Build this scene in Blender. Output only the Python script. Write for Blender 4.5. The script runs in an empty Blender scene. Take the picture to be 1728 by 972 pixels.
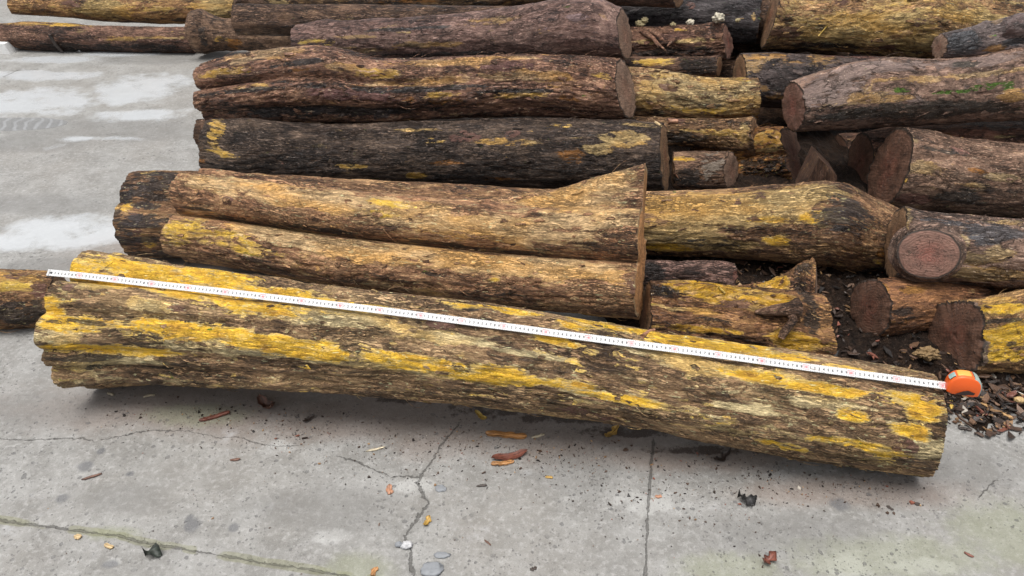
import bpy, math, random
import numpy as np

# ------------------------------------------------------------------ camera, sky, sun, exposure
scene = bpy.context.scene
FPX, PITCH, CAMH = 1300.0, math.radians(33.0), 1.37      # focal length in photo pixels (1728 wide), pitch, height
cam_data = bpy.data.cameras.new("camera")
cam_data.sensor_width = 36.0
cam_data.lens = FPX / 1728.0 * 36.0
cam_data.clip_start = 0.05
cam_data.clip_end = 400.0
cam = bpy.data.objects.new("camera", cam_data)
scene.collection.objects.link(cam)
cam.location = (0, 0, CAMH)
cam.rotation_euler = (math.radians(90) - PITCH, 0, 0)
scene.camera = cam

SUN_EL, SUN_AZ = math.radians(80), math.radians(230)      # azimuth clockwise from +Y
world = bpy.data.worlds.new("World")
scene.world = world
world.use_nodes = True
wn = world.node_tree
bg = wn.nodes["Background"]
sky = wn.nodes.new("ShaderNodeTexSky")
sky.sky_type = 'NISHITA'
sky.sun_disc = False
sky.sun_elevation = SUN_EL
sky.sun_rotation = SUN_AZ
sky.air_density = 1.0
sky.dust_density = 4.0
sky.ozone_density = 1.0
hs = wn.nodes.new("ShaderNodeHueSaturation")
hs.inputs["Saturation"].default_value = 0.16               # overcast: nearly white
wn.links.new(sky.outputs[0], hs.inputs["Color"])
wn.links.new(hs.outputs[0], bg.inputs[0])
bg.inputs[1].default_value = 0.105

sun_d = bpy.data.lights.new("sun", 'SUN')
sun_d.energy = 1.6
sun_d.angle = math.radians(40)
sun_d.color = (1.0, 0.96, 0.90)
sun = bpy.data.objects.new("sun", sun_d)
scene.collection.objects.link(sun)
sun.rotation_euler = (math.radians(90) - SUN_EL, 0, math.pi - SUN_AZ)
sun.location = (-4, -6, 12)

scene.view_settings.view_transform = 'Standard'
scene.view_settings.look = 'None'
scene.view_settings.gamma = 1.0
scene.view_settings.exposure = 0.88

# ------------------------------------------------------------------ helpers: camera geometry
CP, SP = math.cos(PITCH), math.sin(PITCH)

def ray(px, py):
    """world direction of a photo pixel (not normalised, camera depth 1)"""
    u, v = (px - 864) / FPX, (py - 486) / FPX
    return np.array([u, CP - v * SP, -SP - v * CP])

def on_z(px, py, z=0.0):
    d = ray(px, py)
    return np.array([0, 0, CAMH]) + d * ((z - CAMH) / d[2])

def on_y(px, py, Y):
    d = ray(px, py)
    return np.array([0, 0, CAMH]) + d * (Y / d[1])

def project(p):
    p = np.asarray(p)
    x, y, z = p[..., 0], p[..., 1], p[..., 2] - CAMH
    Z = y * CP - z * SP
    v = -(y * SP + z * CP)
    return 864 + FPX * x / Z, 486 + FPX * v / Z

# ------------------------------------------------------------------ helpers: noise
def _hash(ix, iy, iz, seed):
    h = (ix * 374761393 + iy * 668265263 + iz * 2147483647 + seed * 974634777) & 0xffffffff
    h = ((h ^ (h >> 13)) * 1274126177) & 0xffffffff
    h = ((h ^ (h >> 15)) * 2246822519) & 0xffffffff
    return ((h ^ (h >> 16)) & 0xffffff) / float(0xffffff)

def vnoise(p, seed=0):
    """value noise in [0,1], p (...,3)"""
    p = np.asarray(p, float)
    i = np.floor(p).astype(np.int64)
    f = p - i
    f = f * f * f * (f * (f * 6 - 15) + 10)
    r = 0
    for dx in (0, 1):
        wx = f[..., 0] if dx else 1 - f[..., 0]
        for dy in (0, 1):
            wy = f[..., 1] if dy else 1 - f[..., 1]
            for dz in (0, 1):
                wz = f[..., 2] if dz else 1 - f[..., 2]
                r = r + wx * wy * wz * _hash(i[..., 0] + dx, i[..., 1] + dy, i[..., 2] + dz, seed)
    return r

def fbm(p, seed=0, octv=4, gain=0.5):
    p = np.asarray(p, float)
    a, t, r = 1.0, 0.0, 0.0
    for o in range(octv):
        r = r + a * vnoise(p * (2.03 ** o) + 17.3 * o, seed + o)
        t += a
        a *= gain
    return r / t

def smooth(e0, e1, x):
    t = np.clip((x - e0) / (e1 - e0), 0, 1)
    return t * t * (3 - 2 * t)

def cubic(xs, ys, x):
    """monotone-ish cubic through keyframes"""
    xs, ys, x = np.asarray(xs, float), np.asarray(ys, float), np.asarray(x, float)
    if len(xs) < 3:
        return np.interp(x, xs, ys)
    d = np.diff(ys) / np.diff(xs)
    m = np.empty(len(xs))
    m[0], m[-1] = d[0], d[-1]
    m[1:-1] = (d[:-1] * np.diff(xs)[1:] + d[1:] * np.diff(xs)[:-1]) / (np.diff(xs)[1:] + np.diff(xs)[:-1])
    k = np.clip(np.searchsorted(xs, x) - 1, 0, len(xs) - 2)
    h = xs[k + 1] - xs[k]
    t = np.clip((x - xs[k]) / h, 0, 1)
    return ((1 + 2 * t) * (1 - t) ** 2 * ys[k] + t * (1 - t) ** 2 * h * m[k]
            + t * t * (3 - 2 * t) * ys[k + 1] + t * t * (t - 1) * h * m[k + 1])

# ------------------------------------------------------------------ helpers: objects
def link(o, parent=None):
    scene.collection.objects.link(o)
    if parent is not None:
        o.parent = parent
    return o

def tag(o, label=None, cat=None, group=None, kind=None):
    for k, v in (("label", label), ("category", cat), ("group", group), ("kind", kind)):
        if v:
            o[k] = v
    return o

def thing(name, label, cat, loc=(0, 0, 0), group=None, rot=(0, 0, 0)):
    o = bpy.data.objects.new(name, None)
    o.empty_display_size = 0.1
    link(o)
    o.location = tuple(float(c) for c in loc)
    o.rotation_euler = rot
    return tag(o, label, cat, group)

def mesh_obj(name, verts, faces, mat, parent=None, attrs=None, smooth_shade=True):
    me = bpy.data.meshes.new(name)
    verts = np.asarray(verts, np.float32).reshape(-1, 3)
    if isinstance(faces, np.ndarray):
        n, k = faces.shape
        me.vertices.add(len(verts))
        me.vertices.foreach_set("co", verts.ravel())
        me.loops.add(n * k)
        me.loops.foreach_set("vertex_index", faces.astype(np.int32).ravel())
        me.polygons.add(n)
        me.polygons.foreach_set("loop_start", np.arange(0, n * k, k, dtype=np.int32))
        me.polygons.foreach_set("loop_total", np.full(n, k, np.int32))
        me.update(calc_edges=True)
    else:
        me.from_pydata(verts.tolist(), [], [list(map(int, f)) for f in faces])
    for an, av in (attrs or {}).items():
        av = np.asarray(av, np.float32)
        if av.ndim == 2:
            if av.shape[1] == 3:
                a = me.attributes.new(an, 'FLOAT_VECTOR', 'POINT')
                a.data.foreach_set("vector", av.ravel())
            else:
                a = me.attributes.new(an, 'FLOAT_COLOR', 'POINT')
                a.data.foreach_set("color", av.ravel())
        else:
            a = me.attributes.new(an, 'FLOAT', 'POINT')
            a.data.foreach_set("value", av)
    me.polygons.foreach_set("use_smooth", np.full(len(me.polygons), smooth_shade))
    me.validate()
    me.update()
    if mat is not None:
        me.materials.append(mat)
    return link(bpy.data.objects.new(name, me), parent)

def grid_faces(n, m, wrap=False, base=0):
    """quads of an n x m vertex grid (row-major), wrapped in m when wrap"""
    i = np.arange(n - 1)[:, None]
    j = np.arange(m if wrap else m - 1)[None, :]
    j2 = (j + 1) % m
    a, b, c, d = i * m + j, i * m + j2, (i + 1) * m + j2, (i + 1) * m + j
    return np.stack([a, b, c, d], -1).reshape(-1, 4) + base

# ------------------------------------------------------------------ helpers: materials
class NT:
    def __init__(self, name):
        self.m = bpy.data.materials.new(name)
        self.m.use_nodes = True
        self.t = self.m.node_tree
        self.b = self.t.nodes["Principled BSDF"]
    def n(self, t, **kw):
        x = self.t.nodes.new(t)
        for k, v in kw.items():
            setattr(x, k, v)
        return x
    def set(self, sock, v):
        if isinstance(v, (int, float)):
            sock.default_value = v
        elif isinstance(v, tuple):
            sock.default_value = v if len(v) == len(sock.default_value) else v + (1,)
        else:
            self.t.links.new(v, sock)
    def math(self, op, a, b=None, c=None, clamp=False):
        x = self.n("ShaderNodeMath", operation=op, use_clamp=clamp)
        for i, v in enumerate((a, b, c)):
            if v is not None:
                self.set(x.inputs[i], v)
        return x.outputs[0]
    def vmul(self, v, s, off=None):
        x = self.n("ShaderNodeVectorMath", operation='MULTIPLY_ADD')
        self.set(x.inputs[0], v)
        x.inputs[1].default_value = s
        x.inputs[2].default_value = off or (0, 0, 0)
        return x.outputs[0]
    def noise(self, v, scale=1.0, detail=4.0, rough=0.55, dist=0.0, out=0):
        x = self.n("ShaderNodeTexNoise")
        self.set(x.inputs["Vector"], v)
        x.inputs["Scale"].default_value = scale
        x.inputs["Detail"].default_value = detail
        x.inputs["Roughness"].default_value = rough
        x.inputs["Distortion"].default_value = dist
        return x.outputs[out]
    def vor(self, v, scale=1.0, feature='F1', out=0, rand=1.0):
        x = self.n("ShaderNodeTexVoronoi", feature=feature)
        self.set(x.inputs["Vector"], v)
        x.inputs["Scale"].default_value = scale
        x.inputs["Randomness"].default_value = rand
        return x.outputs[out]
    def step(self, x, e0, e1):
        m = self.n("ShaderNodeMapRange", interpolation_type='SMOOTHSTEP')
        self.set(m.inputs[0], x)
        self.set(m.inputs[1], e0)
        self.set(m.inputs[2], e1)
        return m.outputs[0]
    def lin(self, x, a, b, c, d):
        m = self.n("ShaderNodeMapRange")
        self.set(m.inputs[0], x)
        for i, v in enumerate((a, b, c, d)):
            m.inputs[i + 1].default_value = v
        return m.outputs[0]
    def mix(self, f, a, b, mode='MIX'):
        x = self.n("ShaderNodeMix", data_type='RGBA', blend_type=mode)
        self.set(x.inputs[0], f)
        self.set(x.inputs[6], a)
        self.set(x.inputs[7], b)
        return x.outputs[2]
    def ramp(self, f, stops):
        x = self.n("ShaderNodeValToRGB")
        e = x.color_ramp.elements
        while len(e) < len(stops):
            e.new(0.5)
        for i, (p, c) in enumerate(stops):
            e[i].position = p
            e[i].color = c + (1,)
        self.set(x.inputs[0], f)
        return x.outputs[0]
    def attr(self, name, out="Fac"):
        x = self.n("ShaderNodeAttribute", attribute_name=name)
        return x.outputs[out]
    def bump(self, h, dist, strength=1.0, normal=None):
        x = self.n("ShaderNodeBump")
        x.inputs["Strength"].default_value = strength
        x.inputs["Distance"].default_value = dist
        self.set(x.inputs["Height"], h)
        if normal is not None:
            self.set(x.inputs["Normal"], normal)
        return x.outputs[0]
    def out(self, color, rough, normal=None, spec=None, coat=None):
        self.set(self.b.inputs["Base Color"], color)
        self.set(self.b.inputs["Roughness"], rough)
        if normal is not None:
            self.set(self.b.inputs["Normal"], normal)
        if spec is not None:
            self.set(self.b.inputs["Specular IOR Level"], spec)
        return self.m

def plain(name, col, rough=0.5, spec=0.5, var=0.15, scale=60):
    t = NT(name)
    co = t.n("ShaderNodeTexCoord").outputs["Object"]
    n = t.noise(co, scale, 4, 0.6)
    c = t.mix(n, tuple(x * (1 - var) for x in col), tuple(min(1, x * (1 + var)) for x in col))
    return t.out(c, rough, t.bump(n, 0.001, 0.4), spec)

# bark: fibrous ridged base with flaked patches. P: colours and amounts
YEL = (0.68, 0.39, 0.03)
def bark_material(name, dark=(0.030, 0.020, 0.013), mid=(0.105, 0.066, 0.038), light=(0.27, 0.19, 0.105),
                  yellow=YEL, pale=(0.56, 0.42, 0.19), red=(0.115, 0.055, 0.042), wet=(0.016, 0.014, 0.013), ochre=(0.42, 0.17, 0.03),
                  ay=0.0, ap=0.0, ar=0.0, ad=0.0, fis=1.0, rough=0.62, seed=0, fine=1.0, olive=0.0, bias=0.0, iso=0.0, plate=0.25):
    warm = lambda c, k, w: (min(.72, c[0] * k * (1 + .10 * w)), min(.66, c[1] * k * (1 - .11 * w)), c[2] * k * (1 - .17 * w))
    dark, mid, light = warm(dark, 1.15, 1.0), warm(mid, 2.25, 1.0), warm(light, 1.72, .8)
    pale = warm(pale, 1.12, .25)
    rn = random.Random(seed * 77 + 5)
    t = NT(name)
    lc = t.attr("lc", "Vector")
    off = (seed * 7.13 % 50, seed * 3.71 % 50, seed * 5.37 % 50)
    fine = fine * rn.uniform(0.82, 1.22)
    v = t.vmul(lc, (1, 1, 1), off)
    warp = t.noise(v, 9.0, 3, 0.5, out=1)
    wv = t.n("ShaderNodeVectorMath", operation='MULTIPLY_ADD')
    t.set(wv.inputs[0], warp); wv.inputs[1].default_value = (0.06, 0.030, 0.030); t.set(wv.inputs[2], v)
    w = wv.outputs[0]
    fibre = t.noise(t.vmul(w, (17 * fine, 135 * fine, 135 * fine)), 1.0, 5, 0.62)
    grain = t.noise(t.vmul(w, (60 * fine, 320 * fine, 320 * fine)), 1.0, 2, 0.6)
    blot = t.noise(t.vmul(w, (26, 44, 44), (8, 8, 2)), 1.0, 5, 0.65)
    broad = t.noise(t.vmul(v, (3.2, 9, 9)), 1.0, 4, 0.55)
    speck = t.noise(v, 240.0, 2, 0.6)
    # thin fissures along the grain
    f1 = t.noise(t.vmul(w, (11 * fine, 84 * fine, 84 * fine), (3.1, 9.2, 4.4)), 1.0, 5, 0.6)
    f1 = t.math('SUBTRACT', 1.0, t.step(t.math('ABSOLUTE', t.math('SUBTRACT', f1, 0.5)), 0.006, 0.045))
    f2 = t.noise(t.vmul(w, (30 * fine, 205 * fine, 205 * fine), (8.1, 1.2, 6.4)), 1.0, 3, 0.6)
    f2 = t.math('SUBTRACT', 1.0, t.step(t.math('ABSOLUTE', t.math('SUBTRACT', f2, 0.5)), 0.006, 0.06))
    zone = t.step(t.noise(t.vmul(v, (5, 16, 16), (1, 2, 3)), 1.0, 3, 0.5), 0.36, 0.62)
    fz = t.math('MULTIPLY', t.math('MAXIMUM', f1, t.math('MULTIPLY', f2, 0.95)), t.lin(zone, 0, 1, 0.3, 1.0))
    # angular plates of bark
    cw = t.n("ShaderNodeVectorMath", operation='MULTIPLY_ADD')
    t.set(cw.inputs[0], t.noise(v, 30.0, 4, 0.65, out=1)); cw.inputs[1].default_value = (0.9, 0.9, 0.9); t.set(cw.inputs[2], t.vmul(v, (12, 30, 30)))
    def cell(offs, scale):
        sc_ = t.n("ShaderNodeSeparateColor")
        q = t.n("ShaderNodeVectorMath", operation='ADD')
        t.set(q.inputs[0], cw.outputs[0]); q.inputs[1].default_value = offs
        t.set(sc_.inputs[0], t.vor(q.outputs[0], scale, out=1))
        return sc_.outputs[0]
    cell1, cell2 = cell((0, 0, 0), 1.0), cell((5, 3, 8), 2.3)
    pedge = t.math('SUBTRACT', 1.0, t.step(t.vor(cw.outputs[0], 1.0, 'DISTANCE_TO_EDGE'), 0.01, 0.07))
    base_f = t.math('ADD', t.math('ADD', t.math('MULTIPLY', fibre, 0.75 * (1 - .7 * iso)), t.math('MULTIPLY', grain, 0.30 * (1 - .5 * iso))),
                    t.math('ADD', t.math('MULTIPLY', broad, 0.62), t.math('MULTIPLY', blot, 0.20 + 0.62 * iso)))
    base_f = t.math('ADD', base_f, t.math('MULTIPLY', cell1, 0.16))
    base_f = t.math('ADD', base_f, bias - (0.75 * (1 - .7 * iso) + 0.30 * (1 - .5 * iso) + 0.62 + 0.20 + 0.62 * iso + .16) * .5 + 0.5)
    col = t.ramp(base_f, [(0.32, dark), (0.48, mid), (0.70, light)])
    if olive > 0:
        ol = t.math('MULTIPLY', t.step(t.noise(t.vmul(v, (4, 11, 11), (5, 8, 2)), 1.0, 5, 0.6), 0.48, 0.68), olive)
        col = t.mix(ol, col, t.mix(fibre, (0.045, 0.042, 0.012), (0.20, 0.17, 0.055)))
    h_base = t.math('ADD', t.math('MULTIPLY', fibre, 0.9 * (1 - .6 * iso)), t.math('ADD', t.math('MULTIPLY', grain, 0.30), t.math('MULTIPLY', blot, .5 + .4 * iso)))
    streak = t.noise(t.vmul(w, (12, 150, 150), (4, 4, 4)), 1.0, 4, 0.6)
    rnd = t.math('ADD', t.math('MULTIPLY', t.math('SUBTRACT', cell1, 0.5), 0.26), t.math('MULTIPLY', t.math('SUBTRACT', cell2, 0.5), 0.22))
    rnd = t.math('ADD', rnd, t.math('MULTIPLY', t.math('SUBTRACT', streak, 0.5), 0.95))
    def patch(att, amount, offs, sc, width=0.05, gain=0.72, nk=1.9):
        nz = t.noise(t.vmul(w, sc, offs), 1.0, 7, 0.68)
        nb = t.noise(t.vmul(v, (sc[0] * .35, sc[1] * .3, sc[2] * .3), offs[::-1]), 1.0, 3, 0.5)
        val = t.math('ADD', t.math('MULTIPLY', t.attr(att), gain),
                     t.math('ADD', t.math('MULTIPLY', t.math('SUBTRACT', nz, 0.5), nk), t.math('MULTIPLY', t.math('SUBTRACT', nb, 0.5), 0.9)))
        val = t.math('ADD', val, rnd)
        thr = 0.40 - amount
        p = t.step(val, thr - width, thr + width)
        edge = t.math('SUBTRACT', 1.0, t.step(t.math('ABSOLUTE', t.math('SUBTRACT', val, thr - width)), 0.0, 0.06))
        return p, edge, t.math('SUBTRACT', val, thr)
    pp, ep, vp = patch("pal", ap, (2, 5, 11), (10, 34, 34), 0.12)
    py, ey, vy = patch("yel", ay, (7, 1, 3), (10, 34, 34), 0.06, nk=1.75)
    pr, er, vr = patch("red", ar, (13, 4, 6), (14, 30, 30), 0.03)
    pd, ed, vd = patch("drk", ad, (4, 14, 9), (8, 22, 22), 0.10)
    po, eo, vo = patch("och", -0.25, (9, 24, 1), (12, 30, 30), 0.08)
    pm, em, vm = patch("mos", -0.2, (6, 3, 19), (30, 60, 60), 0.14)
    pcol = t.mix(t.step(fibre, 0.34, 0.60), tuple(c * 0.45 for c in pale), pale)
    pcol = t.mix(t.step(broad, 0.42, 0.62), pcol, tuple(c * k for c, k in zip(pale, (0.98, 0.80, 0.50))))
    col = t.mix(t.math('MULTIPLY', pp, 0.9), col, pcol)
    yv = t.noise(t.vmul(w, (16, 46, 46), (31, 2, 5)), 1.0, 6, 0.65)
    ycol = t.ramp(yv, [(0.28, tuple(c * k for c, k in zip(yellow, (0.42, 0.34, 0.7)))), (0.42, tuple(c * k for c, k in zip(yellow, (0.80, 0.74, 1.0)))),
                       (0.54, yellow), (0.68, (min(.76, yellow[0] * 1.05), min(.56, yellow[1] * 1.14), yellow[2] * 3 + 0.08))])
    # a thin skin near the rim of a bare patch, fibre showing through
    rimf = t.math('SUBTRACT', 1.0, t.step(vy, 0.02, 0.30))
    ycol = t.mix(t.math('MULTIPLY', rimf, 0.75), ycol, t.mix(streak, tuple(c * .45 for c in pale), tuple(c * k for c, k in zip(pale, (1.1, 1.02, .75)))))
    py = t.math('MULTIPLY', py, t.lin(t.step(streak, 0.28, 0.46), 0, 1, 0.55, 1.0))
    col = t.mix(py, col, ycol)
    col = t.mix(t.math('MULTIPLY', po, .85), col, t.mix(fibre, tuple(c * .4 for c in ochre), ochre))
    col = t.mix(t.math('MULTIPLY', pr, .9), col, t.mix(blot, tuple(c * .5 for c in red), tuple(c * 1.7 for c in red)))
    col = t.mix(t.math('MULTIPLY', pd, .88), col, t.mix(fibre, tuple(c * .6 for c in wet), tuple(c * 2.4 for c in wet)))  # dark wet stains; the same colour paints shade into stem creases
    col = t.mix(pm, col, t.mix(speck, (0.035, 0.085, 0.010), (0.15, 0.29, 0.03)))
    smoothp = t.math('MAXIMUM', t.math('MAXIMUM', py, pr), t.math('MULTIPLY', pp, 0.5))
    crack = t.math('MULTIPLY', fz, t.math('MULTIPLY', t.math('SUBTRACT', 1.0, t.math('MULTIPLY', smoothp, 0.70)), fis))
    pk_ = t.math('MULTIPLY', t.math('MULTIPLY', pedge, plate), t.step(t.noise(v, 11.0, 3, 0.6), 0.42, 0.58))
    edges = t.math('MAXIMUM', t.math('MULTIPLY', ey, .8), t.math('MAXIMUM', er, t.math('MULTIPLY', ep, 0.3)))
    rag = t.step(t.noise(v, 38.0, 3, 0.6), 0.44, 0.62)
    edges = t.math('MAXIMUM', t.math('MULTIPLY', edges, t.math('MULTIPLY', rag, 0.75)), pk_)
    dk = t.math('MAXIMUM', t.math('MULTIPLY', crack, 0.80), edges, clamp=True)
    col = t.mix(dk, col, t.mix(0.5, dark, (0.010, 0.007, 0.005)))
    col = t.mix(1.0, col, t.mix(cell2, (0.78, 0.78, 0.78), (1.20, 1.20, 1.20)), 'MULTIPLY')
    col = t.mix(1.0, col, t.mix(speck, (0.72, 0.72, 0.72), (1.22, 1.22, 1.22)), 'MULTIPLY')
    # bright dry flecks of torn fibre
    fl = t.step(t.noise(t.vmul(w, (45, 190, 190), (12, 44, 7)), 1.0, 2, 0.6), 0.64, 0.71)
    col = t.mix(t.math('MULTIPLY', fl, 0.6), col, tuple(min(0.7, c * 1.5 + .05) for c in light))
    h = t.math('SUBTRACT', h_base, t.math('MULTIPLY', crack, 1.0))
    h = t.math('SUBTRACT', h, t.math('MULTIPLY', smoothp, 0.5))
    h = t.math('SUBTRACT', h, t.math('MULTIPLY', pk_, 0.5))
    h = t.math('ADD', h, t.math('MULTIPLY', t.math('SUBTRACT', cell1, cell2), 0.35))
    h = t.math('ADD', h, t.math('MULTIPLY', pm, t.math('MULTIPLY', speck, 1.0)))
    nrm = t.bump(h, 0.0075, 1.0)
    rg = t.math('ADD', t.lin(broad, 0.3, 0.7, rough - 0.24, rough + 0.08), t.math('MULTIPLY', pd, -0.16), clamp=True)
    return t.out(col, rg, nrm, 0.34)

def sawn_material(name, base=(0.20, 0.115, 0.062), heart=(0.19, 0.075, 0.042), rim=(0.028, 0.019, 0.014), seed=0, rough=0.6):
    t = NT(name)
    ec = t.attr("ec", "Vector")
    v = t.vmul(ec, (1, 1, 1), (seed * 1.7, seed * 2.3, seed))
    warp = t.noise(v, 1.6, 3, 0.5)
    ln = t.n("ShaderNodeVectorMath", operation='LENGTH')
    t.set(ln.inputs[0], ec)
    r = ln.outputs["Value"]
    oc = t.n("ShaderNodeVectorMath", operation='DISTANCE')
    t.set(oc.inputs[0], ec); oc.inputs[1].default_value = (0.18 * math.sin(seed + 1), 0.2 * math.cos(seed * 2.0), 0)
    rr = t.math('ADD', oc.outputs["Value"], t.math('MULTIPLY', warp, 0.34))
    rings = t.math('MULTIPLY_ADD', t.math('SINE', t.math('MULTIPLY', rr, 62.0)), 0.5, 0.5)
    saw = t.noise(t.vmul(v, (2.2, 26, 1)), 1.0, 4, 0.6)
    blot = t.noise(v, 2.2, 5, 0.6)
    col = t.mix(t.step(t.math('ADD', r, t.math('MULTIPLY', blot, 0.5)), 0.35, 0.95), heart, base)
    col = t.mix(t.math('MULTIPLY', rings, 0.48), col, tuple(c * 0.6 for c in base))
    col = t.mix(t.math('MULTIPLY', t.step(saw, 0.4, 0.65), 0.6), col, tuple(c * 1.6 for c in base))
    col = t.mix(t.math('MULTIPLY', t.step(blot, 0.46, 0.66), 0.6), col, tuple(c * 0.4 for c in base))
    col = t.mix(t.step(t.math('ADD', r, t.math('MULTIPLY', warp, 0.05)), 0.93, 0.99), col, rim)
    sx = t.n("ShaderNodeSeparateXYZ"); t.set(sx.inputs[0], ec)
    ang = t.math('ARCTAN2', sx.outputs[1], sx.outputs[0])
    an_ = t.n("ShaderNodeCombineXYZ"); t.set(an_.inputs[0], t.math('MULTIPLY', ang, 1.6)); t.set(an_.inputs[1], t.math('MULTIPLY', r, 0.7)); an_.inputs[2].default_value = seed * 3.3
    rc = t.noise(an_.outputs[0], 2.4, 3, 0.6)
    rc = t.math('SUBTRACT', 1.0, t.step(t.math('ABSOLUTE', t.math('SUBTRACT', rc, 0.5)), 0.0, 0.012))
    rc = t.math('MULTIPLY', rc, t.math('MULTIPLY', t.step(r, 0.05, 0.2), t.math('SUBTRACT', 1.0, t.step(r, 0.7, 0.95))))
    col = t.mix(t.math('MULTIPLY', rc, 0.8), col, (0.012, 0.008, 0.006))
    dirt = t.noise(v, 5.0, 5, 0.7)
    col = t.mix(t.math('MULTIPLY', t.step(dirt, 0.50, 0.70), 0.55), col, tuple(c * .3 for c in base))
    h = t.math('ADD', t.math('MULTIPLY', saw, 1.0), t.math('MULTIPLY', rings, 0.25))
    h = t.math('SUBTRACT', h, rc)
    return t.out(col, rough, t.bump(h, 0.003, 0.7), 0.4)

SAWN_OLD = sawn_material("weathered_sawn_wood")
SAWN_GREY = sawn_material("grey_sawn_wood", (0.21, 0.132, 0.092), (0.21, 0.105, 0.07), seed=3)
SAWN_RED = sawn_material("red_sawn_wood", (0.185, 0.098, 0.072), (0.22, 0.072, 0.052), seed=5)
SAWN_DARK = sawn_material("dark_sawn_wood", (0.105, 0.054, 0.035), (0.12, 0.040, 0.025), seed=7)
SAWN_FRESH = sawn_material("fresh_sawn_wood", (0.48, 0.24, 0.10), (0.42, 0.19, 0.07), (0.30, 0.20, 0.11), seed=9)

# ------------------------------------------------------------------ logs
def station(px, yt, yb, Y):
    a, b = PITCH + math.atan((yt - 486) / FPX), PITCH + math.atan((yb - 486) / FPX)
    m, k = (a + b) / 2, (b - a) / 2
    if Y is None:
        Y = CAMH / (math.tan(m) + math.sin(k) / math.cos(m))
    z = CAMH - Y * math.tan(m)
    r = Y / math.cos(m) * math.sin(k)
    Z = Y * CP + (CAMH - z) * SP
    return (px - 864) / FPX * Z, Y, z, r

def lobe_radius(psi, key, s):
    """ray exit distance of a lobe circle. key: [(frac, psi_deg, d, rho), ...]"""
    k = np.array(key, float)
    ph = np.radians(np.interp(s, k[:, 0], k[:, 1]))[:, None]
    d = np.interp(s, k[:, 0], k[:, 2])[:, None]
    rho = np.interp(s, k[:, 0], k[:, 3])[:, None]
    dl = psi[None, :] - ph
    q = rho ** 2 - (d * np.sin(dl)) ** 2
    r = d * np.cos(dl) + np.sqrt(np.maximum(q, 0))
    return np.where((q > 0) & (r > 0), r, 0.02)

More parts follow.
